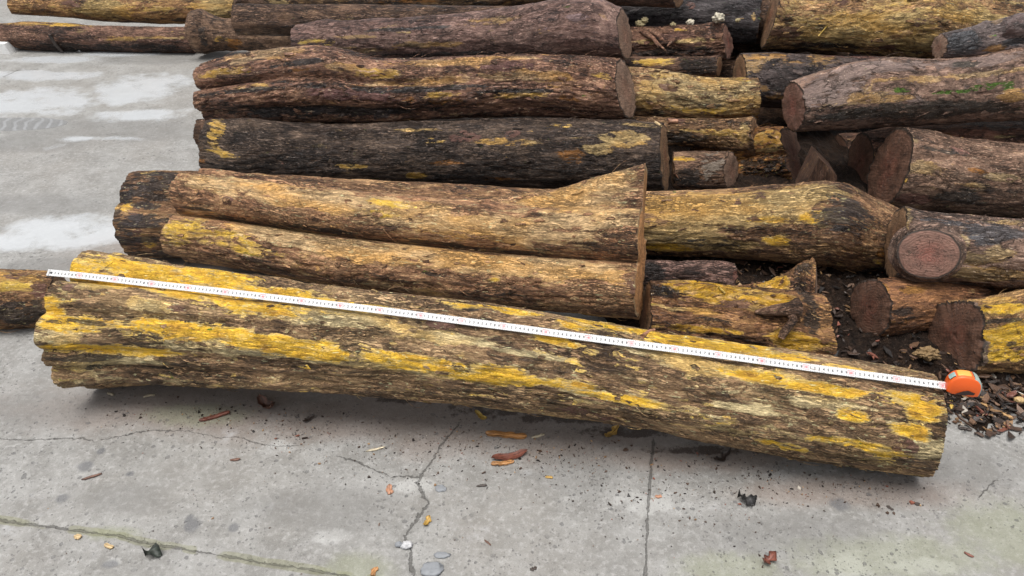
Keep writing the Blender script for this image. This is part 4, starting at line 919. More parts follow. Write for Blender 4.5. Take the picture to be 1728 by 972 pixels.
def ground_material():
    t = NT("worn_concrete")
    co = t.n("ShaderNodeTexCoord").outputs["Object"]
    big = t.noise(co, 1.6, 5, 0.6)
    mid_ = t.noise(co, 9.0, 6, 0.65)
    fine = t.noise(co, 70.0, 4, 0.65)
    grit = t.noise(co, 420.0, 3, 0.65)
    col = t.mix(t.step(mid_, 0.30, 0.70), (0.165, 0.160, 0.150), (0.268, 0.265, 0.256))
    col = t.mix(t.math('MULTIPLY', t.step(big, 0.42, 0.62), 0.45), col, (0.205, 0.190, 0.170))
    col = t.mix(t.math('MULTIPLY', t.step(fine, 0.47, 0.70), 0.5), col, (0.37, 0.365, 0.355))
    col = t.mix(t.math('MULTIPLY', t.step(t.noise(co, 26.0, 5, 0.7), 0.54, 0.70), 0.5), col, (0.14, 0.136, 0.128))
    def m(att, thr, wdt, nz, k):
        val = t.math('ADD', t.attr(att), t.math('MULTIPLY', t.math('SUBTRACT', nz, 0.5), k))
        return t.step(val, thr - wdt, thr + wdt)
    n2 = t.noise(co, 6.0, 8, 0.65)
    n3 = t.noise(co, 22.0, 7, 0.7)
    st = m("stain", 0.55, 0.5, n2, 1.8)
    col = t.mix(t.math('MULTIPLY', st, 0.62), col, t.mix(n3, (0.15, 0.105, 0.082), (0.26, 0.215, 0.185)))
    li = m("light", 0.62, 0.35, n3, 2.6)
    col = t.mix(t.math('MULTIPLY', li, 0.38), col, (0.46, 0.46, 0.45))
    gr = m("green", 0.6, 0.4, n3, 1.5)
    col = t.mix(t.math('MULTIPLY', gr, 0.42), col, (0.21, 0.225, 0.135))
    sp = m("spots", 0.6, 0.35, n3, 1.6)
    col = t.mix(t.math('MULTIPLY', sp, 0.7), col, (0.09, 0.092, 0.10))
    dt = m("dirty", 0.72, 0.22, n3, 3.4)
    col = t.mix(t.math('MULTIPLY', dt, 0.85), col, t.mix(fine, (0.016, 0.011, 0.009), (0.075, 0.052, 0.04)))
    # pits: irregular dark pinholes of several sizes
    vd = t.n("ShaderNodeVectorMath", operation='MULTIPLY_ADD')
    t.set(vd.inputs[0], t.noise(co, 60.0, 3, 0.6, out=1)); vd.inputs[1].default_value = (0.012, 0.012, 0.0); t.set(vd.inputs[2], co)
    pits = None
    for scl, rad, amt, sd in ((60, 0.30, 0.60, 0), (120, 0.30, 0.48, 3), (260, 0.32, 0.40, 7)):
        p2 = t.vmul(vd.outputs[0], (1, 1, 1), (sd, sd * 2.0, 0))
        dst = t.vor(p2, scl)
        rnd = t.n("ShaderNodeSeparateColor")
        t.set(rnd.inputs[0], t.vor(p2, scl, out=1))
        size = t.math('MULTIPLY', t.math('SUBTRACT', rnd.outputs[0], 1 - amt), rad / amt)
        pit = t.math('MULTIPLY', t.math('SUBTRACT', 1.0, t.step(t.math('SUBTRACT', dst, size), -0.05, 0.05)), t.step(rnd.outputs[0], 1 - amt, 1 - amt + 0.1))
        pits = pit if pits is None else t.math('MAXIMUM', pits, pit)
    pz = t.step(t.noise(co, 4.5, 5, 0.6), 0.36, 0.60)
    pits = t.math('MULTIPLY', pits, pz)
    wet_sheen = m("wet", 0.60, 0.34, n2, 2.8)
    pud = m("puddle", 0.55, 0.04, n2, 0.35)
    dmp = m("damp", 0.6, 0.4, n2, 1.3)
    anyw = t.math('MAXIMUM', wet_sheen, pud)
    pits = t.math('MULTIPLY', pits, t.math('SUBTRACT', 1.0, t.math('MULTIPLY', anyw, 0.85)))
    col = t.mix(t.math('MULTIPLY', pits, 0.6), col, (0.055, 0.055, 0.058))
    col = t.mix(t.math('MULTIPLY', t.step(grit, 0.55, 0.75), 0.35), col, (0.52, 0.52, 0.51))
    col = t.mix(t.math('MULTIPLY', t.step(t.noise(co, 330.0, 3, 0.7), 0.57, 0.72), 0.55), col, (0.085, 0.083, 0.078))
    col = t.mix(t.math('MULTIPLY', dmp, 0.42), col, (0.135, 0.132, 0.126))
    col = t.mix(t.math('MULTIPLY', wet_sheen, 0.62), col, (0.50, 0.525, 0.55))  # pale blue-grey paints the sky's reflection into the wet patches
    col = t.mix(t.math('MULTIPLY', pud, 0.65), col, (0.21, 0.215, 0.22))
    mo = m("mossy", 0.35, 0.15, n3, 0.8)
    cr = t.attr("crack")
    col = t.mix(t.math('MULTIPLY', mo, 0.42), col, t.mix(fine, (0.075, 0.078, 0.03), (0.22, 0.22, 0.09)))
    jag = t.math('MULTIPLY', t.math('SUBTRACT', t.noise(co, 55.0, 6, 0.7), 0.5), 0.020)
    wvar = t.step(t.noise(co, 13.0, 5, 0.7), 0.30, 0.72)
    ck = None
    for k_, (pp, wd, jt, ms) in enumerate(CRK):
        dd = t.math('ABSOLUTE', t.math('ADD', t.attr("sd%d" % k_), t.math('MULTIPLY', jag, 0.5 + jt)))
        wdt = t.math('MULTIPLY_ADD', wvar, wd * 1.5, wd * 0.02)
        c_ = t.math('SUBTRACT', 1.0, t.step(dd, t.math('MULTIPLY', wdt, 0.5), t.math('MULTIPLY_ADD', wdt, 1.1, 0.0006)))
        ck = c_ if ck is None else t.math('MAXIMUM', ck, c_)
    ck = t.math('MULTIPLY', ck, cr)
    col = t.mix(t.math('MULTIPLY', ck, t.lin(mo, 0, 1, 0.62, 0.5)), col, (0.040, 0.037, 0.032))
    rg = t.math('SUBTRACT', 0.74, t.math('MULTIPLY', wet_sheen, 0.56))
    rg = t.math('SUBTRACT', rg, t.math('MULTIPLY', dmp, 0.22))
    rg = t.math('MAXIMUM', t.math('SUBTRACT', rg, pud), 0.02)
    h = t.math('ADD', t.math('MULTIPLY', fine, 0.6), t.math('MULTIPLY', grit, 0.35))
    h = t.math('SUBTRACT', h, t.math('MULTIPLY', pits, 0.9))
    h = t.math('SUBTRACT', h, t.math('MULTIPLY', ck, 1.5))
    h = t.math('MULTIPLY', h, t.math('SUBTRACT', 1.0, t.math('MULTIPLY', anyw, 0.92)))
    h = t.math('MULTIPLY', h, t.math('SUBTRACT', 1.0, pud))
    return t.out(col, rg, t.bump(h, 0.003, 0.75), 0.5)

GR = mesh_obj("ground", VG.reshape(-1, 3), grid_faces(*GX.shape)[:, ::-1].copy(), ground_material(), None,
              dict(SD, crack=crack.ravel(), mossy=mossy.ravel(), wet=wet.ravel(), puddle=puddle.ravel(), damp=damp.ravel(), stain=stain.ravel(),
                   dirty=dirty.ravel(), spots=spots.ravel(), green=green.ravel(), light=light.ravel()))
GR["kind"] = "structure"
# --@REST
# ------------------------------------------------------------------ wet mulch under and beside the pile
def front_edge(x):
    p0, p1, p2, p3 = on_z(1597, 700), on_z(1640, 712), on_z(1728, 706), on_z(1850, 690)
    return np.interp(x, [-1.3, -1.05, 0.2, 0.45, p0[0] - .12, p0[0], p1[0], p2[0], p3[0], 3.2], [4.4, 2.45, 2.1, 1.55, p0[1] + 0.1, p0[1], p1[1], p2[1], p3[1], 1.7])
mx = axis_steps([(-1.3, 0.3, 0.04), (0.3, 2.1, 0.009), (2.1, 3.2, 0.05)])
my = axis_steps([(1.15, 2.35, 0.009), (2.35, 4.6, 0.05)])
MX, MY = np.meshgrid(mx, my, indexing='ij')
PM = np.stack([MX, MY, np.zeros_like(MX)], -1)
inside = MY - front_edge(MX) + (fbm(PM * 9, 50, 4) - 0.5) * 0.20
inside = np.minimum(inside, np.minimum((MX + 1.22) * 1.0, (4.5 - MY)))
hgt = smooth(-0.01, 0.16, inside)
MZ = -0.02 + 0.028 * smooth(-0.03, 0.02, inside) + hgt * (0.012 + 0.035 * fbm(PM * 10, 51, 4) + 0.018 * (fbm(PM * 55, 52, 3) - .5) * 2) - 0.008
def mulch_material():
    t = NT("wet_mulch")
    co = t.n("ShaderNodeTexCoord").outputs["Object"]
    a = t.noise(co, 45, 6, 0.7)
    b = t.noise(co, 160, 4, 0.7)
    c = t.noise(co, 7, 4, 0.6)
    col = t.ramp(t.math('ADD', t.math('MULTIPLY', a, 0.7), t.math('MULTIPLY', b, 0.3)), [(0.36, (0.006, 0.004, 0.003)), (0.52, (0.022, 0.013, 0.009)), (0.68, (0.075, 0.045, 0.028))])
    col = t.mix(t.math('MULTIPLY', t.step(b, 0.64, 0.70), 0.6), col, (0.25, 0.20, 0.15))
    rg = t.lin(c, 0.35, 0.65, 0.30, 0.75)
    h = t.math('ADD', a, t.math('MULTIPLY', b, 0.6))
    return t.out(col, rg, t.bump(h, 0.02, 1.0), 0.18)
MULCH = mesh_obj("mulch", np.stack([MX, MY, MZ], -1).reshape(-1, 3), grid_faces(*MX.shape)[:, ::-1].copy(), mulch_material())
tag(MULCH, kind="stuff")
MULCH["label"] = "dark wet mulch of rotted bark spread under the log pile"
MULCH["category"] = "mulch"

# litter of broken bark and chips strewn over the mulch
rng = np.random.default_rng(5)
def shard(n_side, ln, wd, th, rg):
    """irregular flat shard, long axis x: verts, faces"""
    an = np.sort(rg.uniform(0, 2 * math.pi, n_side) * 0.35 + np.linspace(0, 2 * math.pi, n_side, endpoint=False) * 1.0)
    rad = rg.uniform(0.75, 1.1, n_side)
    x, y = np.cos(an) * rad * ln / 2, np.sin(an) * rad * wd / 2
    curl = rg.uniform(-0.25, 0.5) / max(ln, 1e-4)
    z = curl * x * x
    top = np.stack([x * .93, y * .9, z + th], -1)
    bot = np.stack([x, y, z], -1)
    n = n_side
    f = [tuple(range(n)), tuple(range(2 * n - 1, n - 1, -1))]
    f += [(i, n + i, n + (i + 1) % n, (i + 1) % n) for i in range(n)]
    return np.concatenate([top, bot]), f
def rot_xyz(rx, ry, rz):
    cx, sx, cy, sy, cz, sz = math.cos(rx), math.sin(rx), math.cos(ry), math.sin(ry), math.cos(rz), math.sin(rz)
    return np.array([[cz * cy, cz * sy * sx - sz * cx, cz * sy * cx + sz * sx], [sz * cy, sz * sy * sx + cz * cx, sz * sy * cx - cz * sx], [-sy, cy * sx, cy * cx]])
def mulch_z(x, y):
    i = np.clip(np.searchsorted(mx, x), 0, len(mx) - 1)
    j = np.clip(np.searchsorted(my, y), 0, len(my) - 1)
    return max(float(MZ[i, j]), 0.0)
vs, fs, cs, nb = [], [], [], 0
cols = [(0.022, 0.013, 0.009), (0.05, 0.028, 0.018), (0.10, 0.055, 0.032), (0.20, 0.115, 0.055), (0.33, 0.20, 0.09), (0.012, 0.009, 0.008), (0.16, 0.055, 0.035), (0.30, 0.27, 0.23)]
wts = np.array([.26, .22, .16, .07, .03, .19, .05, .02]); wts = wts / wts.sum()
cnt = 0
while cnt < 2600:
    if cnt < 1900:
        x, y = rng.uniform(0.45, 2.0), rng.uniform(1.22, 2.3)
    else:
        x, y = rng.uniform(0.95, 1.6), rng.uniform(1.15, 1.6)
    e = y - front_edge(np.array([x]))[0] + (rng.random() - 0.35) * 0.10
    if e < 0.0:
        continue
    cnt += 1
    ln = float(np.clip(rng.lognormal(-3.75, 0.5), 0.008, 0.08))
    wd = ln * rng.uniform(0.16, 0.6)
    v, f = shard(int(rng.integers(5, 8)), ln, wd, rng.uniform(0.001, 0.004), rng)
    v = v @ rot_xyz(rng.normal(0, .28), rng.normal(0, .28), rng.uniform(0, 6.28)).T + np.array([x, y, mulch_z(x, y) + rng.uniform(0.001, 0.008)])
    c = np.array(cols[rng.choice(len(cols), p=wts)]) * rng.uniform(0.7, 1.3)
    vs.append(v); cs.append(np.tile(np.append(c, 1), (len(v), 1)))
    fs += [tuple(i + nb for i in q) for q in f]
    nb += len(v)
def litter_material():
    t = NT("litter")
    co = t.n("ShaderNodeTexCoord").outputs["Object"]
    n = t.noise(co, 190, 4, 0.6)
    c = t.mix(1.0, t.attr("tint", "Color"), t.mix(n, (0.5, 0.5, 0.5), (1.5, 1.5, 1.5)), 'MULTIPLY')
    return t.out(c, t.lin(n, .3, .7, 0.32, 0.7), t.bump(n, 0.002, 0.8), 0.5)
LITTER = mesh_obj("bark_litter", np.concatenate(vs), fs, litter_material(), None, {"tint": np.concatenate(cs)}, False)
tag(LITTER, "broken brown bark and wood chips strewn over the dark mulch", "bark litter", None, "stuff")

# ------------------------------------------------------------------ loose bark on the logs: lifted flakes and torn fibres
def loose_bark(info, n_fl, n_fb, seed, size=1.0, front_only=False):
    rg = np.random.default_rng(seed)
    V, s, psi, T, c = info["V"], info["s"], info["psi"], info["T"], info["c"]
    nS, nP = V.shape[:2]
    Rn = float(info["R"].mean())
    vv, ff, lcs, b0 = [], [], [], 0
    fr = np.where(np.cos(psi) > -0.15)[0]
    for k in range(n_fl + n_fb):
        i = int(rg.integers(6, nS - 6))
        j = int(rg.choice(fr)) if rg.random() < 0.85 else int(rg.integers(0, nP))
        p = V[i, j]
        a = V[min(i + 3, nS - 1), j] - V[max(i - 3, 0), j]
        a /= np.linalg.norm(a)
        bt = V[i, (j + 2) % nP] - V[i, (j - 2) % nP]
        n = np.cross(a, bt)
        n /= np.linalg.norm(n)
        if n @ (p - c[i]) < 0: n = -n
        b = np.cross(n, a)
        if k < n_fl:
            ln = rg.uniform(0.010, 0.040) * size
            wd = ln * rg.uniform(0.22, 0.55)
            v, f = shard(int(rg.integers(6, 10)), ln, wd, rg.uniform(0.0008, 0.0022), rg)
            v[:, 2] += -v[:, 1] ** 2 / (2 * Rn) - 0.0008
            v = v @ rot_xyz(rg.normal(0, .10), rg.normal(0, .07), rg.normal(0, .18)).T
        else:
            m = 7
            ln = rg.uniform(0.02, 0.07) * size
            u = np.linspace(0, 1, m)
            wdt = rg.uniform(0.0006, 0.0014) * (1 - 0.6 * u)
            ang = rg.normal(0, .5)
            lift = rg.uniform(0.05, 0.45)
            x, y = u * ln * math.cos(ang) + 0, u * ln * math.sin(ang) + rg.normal(0, .12) * ln * u * u
            z = lift * ln * np.sin(u * rg.uniform(1.5, 3.1)) * 0.6
            v = np.concatenate([np.stack([x, y - wdt, z], -1), np.stack([x, y + wdt, z], -1), np.stack([x, y, z + wdt * 1.4], -1)])
            f = []
            for q in range(m - 1):
                for r0, r1 in ((0, 1), (1, 2), (2, 0)):
                    f.append((r0 * m + q, r0 * m + q + 1, r1 * m + q + 1, r1 * m + q))
        w = p + v[:, :1] * a + v[:, 1:2] * b + v[:, 2:3] * n
        vv.append(w - info["org"])
        lcs.append(np.array([s[i], Rn * math.cos(psi[j]), Rn * math.sin(psi[j])]) + v * np.array([1, 1, 1]) + rg.uniform(3, 9))
        ff += [tuple(q + b0 for q in t_) for t_ in f]
        b0 += len(v)
    mesh_obj("loose_bark", np.concatenate(vv), ff, info["stem"].data.materials[0], info["root"], {"lc": np.concatenate(lcs)}, False)["kind"] = "stuff"
for inf, nf, nfb, sz in ((LOG_A, 320, 90, 1.0), (LOG_B, 220, 110, 1.0), (LOG_C, 120, 40, 1.1), (LOG_D, 80, 50, 1.0), (LOG_E, 120, 40, 1.3), (LOG_F, 160, 110, 1.4),
                         (LOG_G, 50, 20, 1.4), (LOG_M, 90, 30, 1.4), (LOG_M2, 50, 30, 1.2), (LOG_N2, 90, 110, 1.3), (LOG_L1, 60, 70, 1.6), (LOG_P, 70, 20, 1.3), (LOG_Q, 60, 20, 1.2),
                         (LOG_R, 50, 16, 1.1), (LOG_S, 16, 8, 1.0), (LOG_T, 50, 20, 1.0), (LOG_V, 140, 50, 1.5), (LOG_W, 40, 30, 1.6), (LOG_X, 40, 16, 1.0)):
    loose_bark(inf, nf, nfb, 300 + nf, sz)

# ------------------------------------------------------------------ parts that stick out of single logs
def tube(pts, radii, sides=14, cap=True, rag=0.0, seed=0):
    pts, radii = np.asarray(pts, float), np.asarray(radii, float)
    T = np.gradient(pts, axis=0)
    T /= np.linalg.norm(T, axis=1)[:, None]
    up = np.array([0, 0, 1.0]) if abs(T[0][2]) < 0.9 else np.array([1.0, 0, 0])
    vs_, fc = [], []
    an = np.linspace(0, 2 * math.pi, sides, endpoint=False)
    for p, r, t_ in zip(pts, radii, T):
        a = np.cross(t_, up); a /= np.linalg.norm(a)
        b = np.cross(a, t_)
        q = p + (np.cos(an)[:, None] * a + np.sin(an)[:, None] * b) * r
        if rag:
            q = q + (q - p) * ((fbm(q * 40 + seed, seed, 3) - .5) * 2 * rag)[:, None]
        vs_.append(q)
    n = len(pts)
    F = [tuple(x) for x in grid_faces(n, sides, True)]
    V = np.concatenate(vs_)
    if cap:
        F.append(tuple(range(sides)))
        F.append(tuple(range((n - 1) * sides, n * sides))[::-1])
    return V, F

def stub_on(info, qx, qy, rx, ry_, length, toward, face_mat, name="branch_stub"):
    """sawn branch stub growing out of a log; toward = world direction of its axis"""
    p, n = find_point(info, qx, qy)
    d = np.array(toward, float); d /= np.linalg.norm(d)
    up = np.array([0, 0, 1.0])
    a = np.cross(d, up); a /= np.linalg.norm(a)
    b = np.cross(a, d)
    an = np.linspace(0, 2 * math.pi, 72, endpoint=False)
    prof = [(-1.6, 1.22), (-.7, 1.13), (0.0, 1.06), (.5, 1.03), (.85, 1.01), (1.0, .985)]
    V, L, E = [], [], []
    for h, k in prof:
        q = p + d * (length * h) + (np.cos(an)[:, None] * a * rx + np.sin(an)[:, None] * b * ry_) * k
        q = q + (q - p - d * (length * h)) * ((fbm(q * 25, 3, 3) - .5) * 0.10)[:, None]
        V.append(q - info["org"])
        L.append(q + 11)
    V = np.concatenate(V)
    st = mesh_obj(name, V, grid_faces(len(prof), 72, True), info["stem"].data.materials[0], info["root"], {"lc": np.concatenate(L)})
    ring = V[-72:]
    ct = ring.mean(0)
    P, EC, F = [ct[None]], [np.zeros((1, 3))], [(0, 1 + j, 1 + (j + 1) % 72) for j in range(72)]
    for i, q in enumerate(np.linspace(0, 1, 11)[1:]):
        P.append(ct + (ring - ct) * q + d * (0.003 * (1 - q ** 6)))
        EC.append(np.stack([np.cos(an), np.sin(an), 0 * an], -1) * q)
        if i:
            b0 = 1 + (i - 1) * 72
            F += [(b0 + j, b0 + 72 + j, b0 + 72 + (j + 1) % 72, b0 + (j + 1) % 72) for j in range(72)]
    mesh_obj("sawn_face", np.concatenate(P), F, face_mat, st, {"ec": np.concatenate(EC)})
stub_on(LOG_R, 1566, 428, 0.084, 0.073, 0.014, (-0.32, -0.82, 0.34), SAWN_RED)
bark_dark = bark_material("bark_snag", dark=(0.020, 0.014, 0.010), mid=(0.075, 0.050, 0.033), light=(0.22, 0.16, 0.11), ay=-.4, ap=-.3, ar=-.4, ad=-.3, seed=44)
def limb(info, pts, radii, name="snag", mat=None, seed=1):
    V, F = tube(pts, radii, 14, True, 0.22, seed)
    return mesh_obj(name, V - info["org"], F, mat or bark_dark, info["root"], {"lc": V})
pA, nA = find_point(LOG_D, 1272, 528); pB, nB = find_point(LOG_D, 1345, 520)
limb(LOG_D, [pA + nA * .004, pA * .6 + pB * .4 + nB * .016, pA * .2 + pB * .8 + nB * .02, pB + nB * .01], [.006, .015, .020, .026], "root")
pC, nC = find_point(LOG_D, 1336, 532)
limb(LOG_D, [pC + nC * .004, pC + nC * .022 + np.array([-.004, -.03, -.006]), on_y(1322, 562, pC[1] - .045), on_y(1318, 571, pC[1] - .052)], [.014, .012, .012, .009], "snag", seed=3)
# torn bark shreds on the split log
for q, (a, b) in enumerate((((1082, 52), (1124, 86)), ((1090, 56), (1112, 80)), ((1094, 50), (1122, 70)), ((1140, 66), (1126, 78)))):
    p0, n0 = find_point(LOG_L1, *a)
    p1 = on_y(b[0], b[1], p0[1] - 0.09)
    limb(LOG_L1, [p0, (p0 + p1) / 2 + n0 * .012, p1], [.010, .009, .003], "bark_shred", bark_material("bark_shred_%d" % q, mid=(0.15, 0.09, 0.06), light=(0.34, 0.23, 0.16), seed=50 + q), seed=q)
# fungus on the split log and the charred log
fungus_mat = plain("white_fungus", (0.46, 0.42, 0.33), 0.8, 0.3, 0.35, 120)
def blobby(center, rad, seed, squash=(1, 1, .8), n=20, rough=0.5):
    th = np.linspace(0, math.pi, n)
    ph = np.linspace(0, 2 * math.pi, 2 * n, endpoint=False)
    A, B = np.meshgrid(th, ph, indexing='ij')
    d = np.stack([np.sin(A) * np.cos(B), np.sin(A) * np.sin(B), np.cos(A)], -1)
    r = rad * (1 + rough * (fbm(d * 2.6 + seed, seed, 4) - .5) * 2)
    return (d * r[..., None] * np.array(squash)).reshape(-1, 3) + center, grid_faces(n, 2 * n, True)
for q, (x, y, r) in enumerate(((1212, 30, .024), (1165, 38, .016), (1088, 34, .014), (1080, 40, .018), (1136, 42, .012), (1245, 34, .010))):
    p, n = find_point(LOG_L1, min(x, 1222), 44)
    p = on_y(x, y, p[1] + .01)
    V, F = blobby(p - LOG_L1["org"], r, 70 + q, rough=.7)
    mesh_obj("bracket_fungus", V, F, fungus_mat if q < 2 else plain("yellowed_fungus_%d" % q, (0.36, 0.30, 0.17), 0.8, 0.3, 0.4, 120), LOG_L1["root"])

# ------------------------------------------------------------------ tape measure
tape_px = [(88, 462.5), (141.8, 467.8), (316.5, 485.6), (504.8, 505), (701.6, 528), (905.8, 554), (1120.6, 583), (1347.7, 618), (1505, 643), (1583, 655)]
e0, nn0 = find_point(LOG_A, 141.8, 467.8)
e1_, nn1 = find_point(LOG_A, 1560, 651.5)
# straight line through the two touching points, carried on to both ends
def closest_on_line(px, py, a, d):
    """parameter of the point on line a+t*d nearest the pixel's ray"""
    r = ray(px, py); r = r / np.linalg.norm(r)
    o = np.array([0, 0, CAMH])
    w0 = a - o
    A_, B_, C_, D_, E_ = d @ d, d @ r, r @ r, d @ w0, r @ w0
    return (B_ * E_ - C_ * D_) / (A_ * C_ - B_ * B_)
dirl = (e1_ - e0) / np.linalg.norm(e1_ - e0)
t_a, t_b = closest_on_line(86, 462.3, e0, dirl), closest_on_line(1590, 656, e0, dirl)
TL = t_b - t_a
NB = 240
tt = np.linspace(t_a, t_b, NB)
line = e0 + tt[:, None] * dirl
nav = (nn0 + nn1); nav -= (nav @ dirl) * dirl; nav /= np.linalg.norm(nav)
lift = np.zeros(NB)
Vf = LOG_A["V"][:, LOG_A["front"]].reshape(-1, 3)
side0 = np.cross(nav, dirl)
for i, p in enumerate(line):
    rel = Vf - p
    al, sd = rel @ dirl, rel @ side0
    near_ = (np.abs(al) < 0.02) & (np.abs(sd) < 0.011)
    if near_.any():
        lift[i] = (rel[near_] @ nav).max()
    else:
        lift[i] = -1
good = lift > -0.5
lift = np.interp(np.arange(NB), np.where(good)[0], lift[good])
env = np.array([lift[max(0, i - 22):i + 23].max() for i in range(NB)])
ker = np.exp(-np.linspace(-2, 2, 45) ** 2); ker /= ker.sum()
env = np.convolve(np.pad(env, 22, mode='edge'), ker, 'valid')
env = np.maximum(env, lift) + 0.0006
bow = 0.0022 * np.sin(np.linspace(0, 1, NB) * 7.5 + .6) * np.sin(np.linspace(0, math.pi, NB))
blade_c = line + env[:, None] * nav + bow[:, None] * side0
BW = 0.0172
tape = thing("tape_measure", "tape measure with orange and grey case, pulled out along the front log's top", "tape measure", blade_c[-1])
torg = blade_c[-1].copy()
def tape_pt(t, w, h=0.0):
    """t metres along the blade from its tip, w across (-.5 near .. .5 far), h above"""
    t = np.asarray(t, float); w = np.asarray(w, float)
    i = t / TL * (NB - 1)
    ctr = np.stack([np.interp(i, np.arange(NB), blade_c[:, k]) for k in range(3)], -1)
    return ctr + (w * BW)[..., None] * side_far + (h + 0.0012 * (4 * w * w))[..., None] * nav - torg
side_far = side0 if side0[1] > 0 else -side0
tq, wq = np.linspace(0, TL, NB), np.linspace(-.5, .5, 9)
TT, WW = np.meshgrid(tq, wq, indexing='ij')
topv, botv = tape_pt(TT, WW, 0 * TT + .0003), tape_pt(TT, WW, 0 * TT - .0001)
n1 = NB * 9
BF = [tuple(q) for q in grid_faces(NB, 9)] + [tuple(q[::-1]) for q in grid_faces(NB, 9, base=n1)]
for i in range(NB - 1):
    BF.append((i * 9, (i + 1) * 9, n1 + (i + 1) * 9, n1 + i * 9))
    BF.append((i * 9 + 8, n1 + i * 9 + 8, n1 + (i + 1) * 9 + 8, (i + 1) * 9 + 8))
white_paint = plain("white_lacquered_steel", (0.60, 0.60, 0.60), 0.55, 0.35, 0.10, 25)
blade = mesh_obj("blade", np.concatenate([topv.reshape(-1, 3), botv.reshape(-1, 3)]), BF, white_paint, tape)
ink = plain("black_ink", (0.03, 0.03, 0.035), 0.5)
red_ink = plain("red_ink", (0.62, 0.05, 0.08), 0.5)
_glyph = {}
def glyph(txt):
    if txt not in _glyph:
        cu = bpy.data.curves.new("glyph", 'FONT')
        cu.body = txt; cu.align_x = 'CENTER'; cu.align_y = 'CENTER'; cu.size = 1.0; cu.resolution_u = 2
        cu.offset = 0.025
        o = bpy.data.objects.new("glyph", cu)
        scene.collection.objects.link(o)
        dg = bpy.context.evaluated_depsgraph_get()
        me = o.evaluated_get(dg).to_mesh()
        v = np.array([(p.co.x, p.co.y) for p in me.vertices]) if len(me.vertices) else np.zeros((0, 2))
        f = [tuple(p.vertices) for p in me.polygons]
        o.evaluated_get(dg).to_mesh_clear()
        bpy.data.objects.remove(o); bpy.data.curves.remove(cu)
        _glyph[txt] = (v, f)
    return _glyph[txt]
t10, t220 = closest_on_line(141.8, 467.8, e0, dirl) - t_a, closest_on_line(1583, 655, e0, dirl) - t_a
CMS = (t220 - t10) / 210.0                                        # blade metres per printed centimetre
kv, kf, rv, rf = [], [], [], []
def add_flat(vl, fl, t, w, faces, h):
    b = sum(len(x) for x in vl)
    vl.append(tape_pt(t, w, 0 * np.asarray(t) + h))
    fl.extend(tuple(i + b for i in q) for q in faces)
def bar(vl, fl, ta, tb, wa, wb, h=.0006):
    add_flat(vl, fl, np.array([ta, tb, tb, ta]), np.array([wa, wa, wb, wb]), [(0, 1, 2, 3)], h)
for cm in range(1, 225):
    t = t10 + (cm - 10) * CMS
    if t < 0.004 or t > TL - 0.002:
        continue
    dec = cm % 10 == 0
    g, gf = glyph(str(cm) if dec else str(cm % 10))
    size = 0.0072 if dec else 0.0082
    if len(g):
        add_flat(rv if dec else kv, rf if dec else kf, t + g[:, 0] * size * (0.75 if dec and cm >= 100 else 1), (g[:, 1] * size) / BW - .02, gf, .0007)
    for wa, wb in (((-.5, -.30), (.36, .5)) if not dec else ((-.5, -.34), (.40, .5))):
        bar(kv, kf, t - .00025, t + .00025, wa, wb)
    bar(kv, kf, t - .0052, t - .0048, .42, .5); bar(kv, kf, t - .0052, t - .0048, -.5, -.40)
    if dec:
        w0, w1, a, b, lw = -.30, .30, t - .0068, t + .0068, .0006
        tgt = (rv, rf)
        bar(*tgt, a, b, w0, w0 + .04); bar(*tgt, a, b, w1 - .04, w1)
        bar(*tgt, a, a + lw, w0 + .04, w1 - .04); bar(*tgt, b - lw, b, w0 + .04, w1 - .04)
bar(kv, kf, .006, .014, -.12, .12)
nk_ = sum(len(x) for x in kv)
marks = mesh_obj("printed_scale", np.concatenate(kv + rv), kf + [tuple(i + nk_ for i in q) for q in rf], ink, blade, smooth_shade=False)
marks.data.materials.append(red_ink)
for p_ in marks.data.polygons:
    if p_.vertices[0] >= nk_: p_.material_index = 1
hk = [tape_pt(a, b, np.float64(h)) for a, b, h in ((-.002, -.5, .001), (-.002, .5, .001), (.006, .5, .001), (.006, -.5, .001), (-.002, -.5, -.010), (-.002, .5, -.010), (-.0032, -.5, .001), (-.0032, .5, .001), (-.0032, -.5, -.010), (-.0032, .5, -.010))]
mesh_obj("end_hook", hk, [(0, 1, 2, 3), (0, 4, 5, 1), (6, 7, 9, 8), (0, 6, 8, 4), (1, 5, 9, 7), (4, 8, 9, 5), (0, 1, 7, 6)], plain("hook_steel", (0.5, 0.5, 0.5), 0.35), blade, smooth_shade=False)

# the case: a rounded D standing on its flat side at the end of the log
cx_ = dirl.copy(); cx_[2] *= .6; cx_ /= np.linalg.norm(cx_)
yaw_ = math.radians(-6)
cx_ = np.array([cx_[0] * math.cos(yaw_) - cx_[1] * math.sin(yaw_), cx_[0] * math.sin(yaw_) + cx_[1] * math.cos(yaw_), cx_[2]])
cz_ = np.array([0, 0, 1.0]) - cx_[2] * cx_; cz_ /= np.linalg.norm(cz_)
tip_ = math.radians(-5)
cy_ = np.cross(cz_, cx_)
cz_, cy_ = cz_ * math.cos(tip_) - cy_ * math.sin(tip_), cy_ * math.cos(tip_) + cz_ * math.sin(tip_)
CL, CHt, CW = 0.066, 0.050, 0.034
def d_profile(n=56):
    pts = []
    for a in np.linspace(math.radians(-18), math.radians(198), n):
        x = math.cos(a); y = math.sin(a)
        ex = math.copysign(abs(x) ** 0.82, x)
        ey = math.copysign(abs(y) ** 0.86, y)
        pts.append((0.5 + 0.5 * ex, 0.34 + 0.66 * ey))
    for u in np.linspace(0, 1, 14)[1:-1]:
        x0, x1 = pts[n - 1], pts[0]
        y = x0[1] * (1 - u) + x1[1] * u
        pts.append((x0[0] * (1 - u) + x1[0] * u, 0.02 + 0.0 * y if 0.12 < u < 0.88 else max(0.02, y * 0.6)))
    return np.array(pts)
PR = d_profile()
NP_ = len(PR)
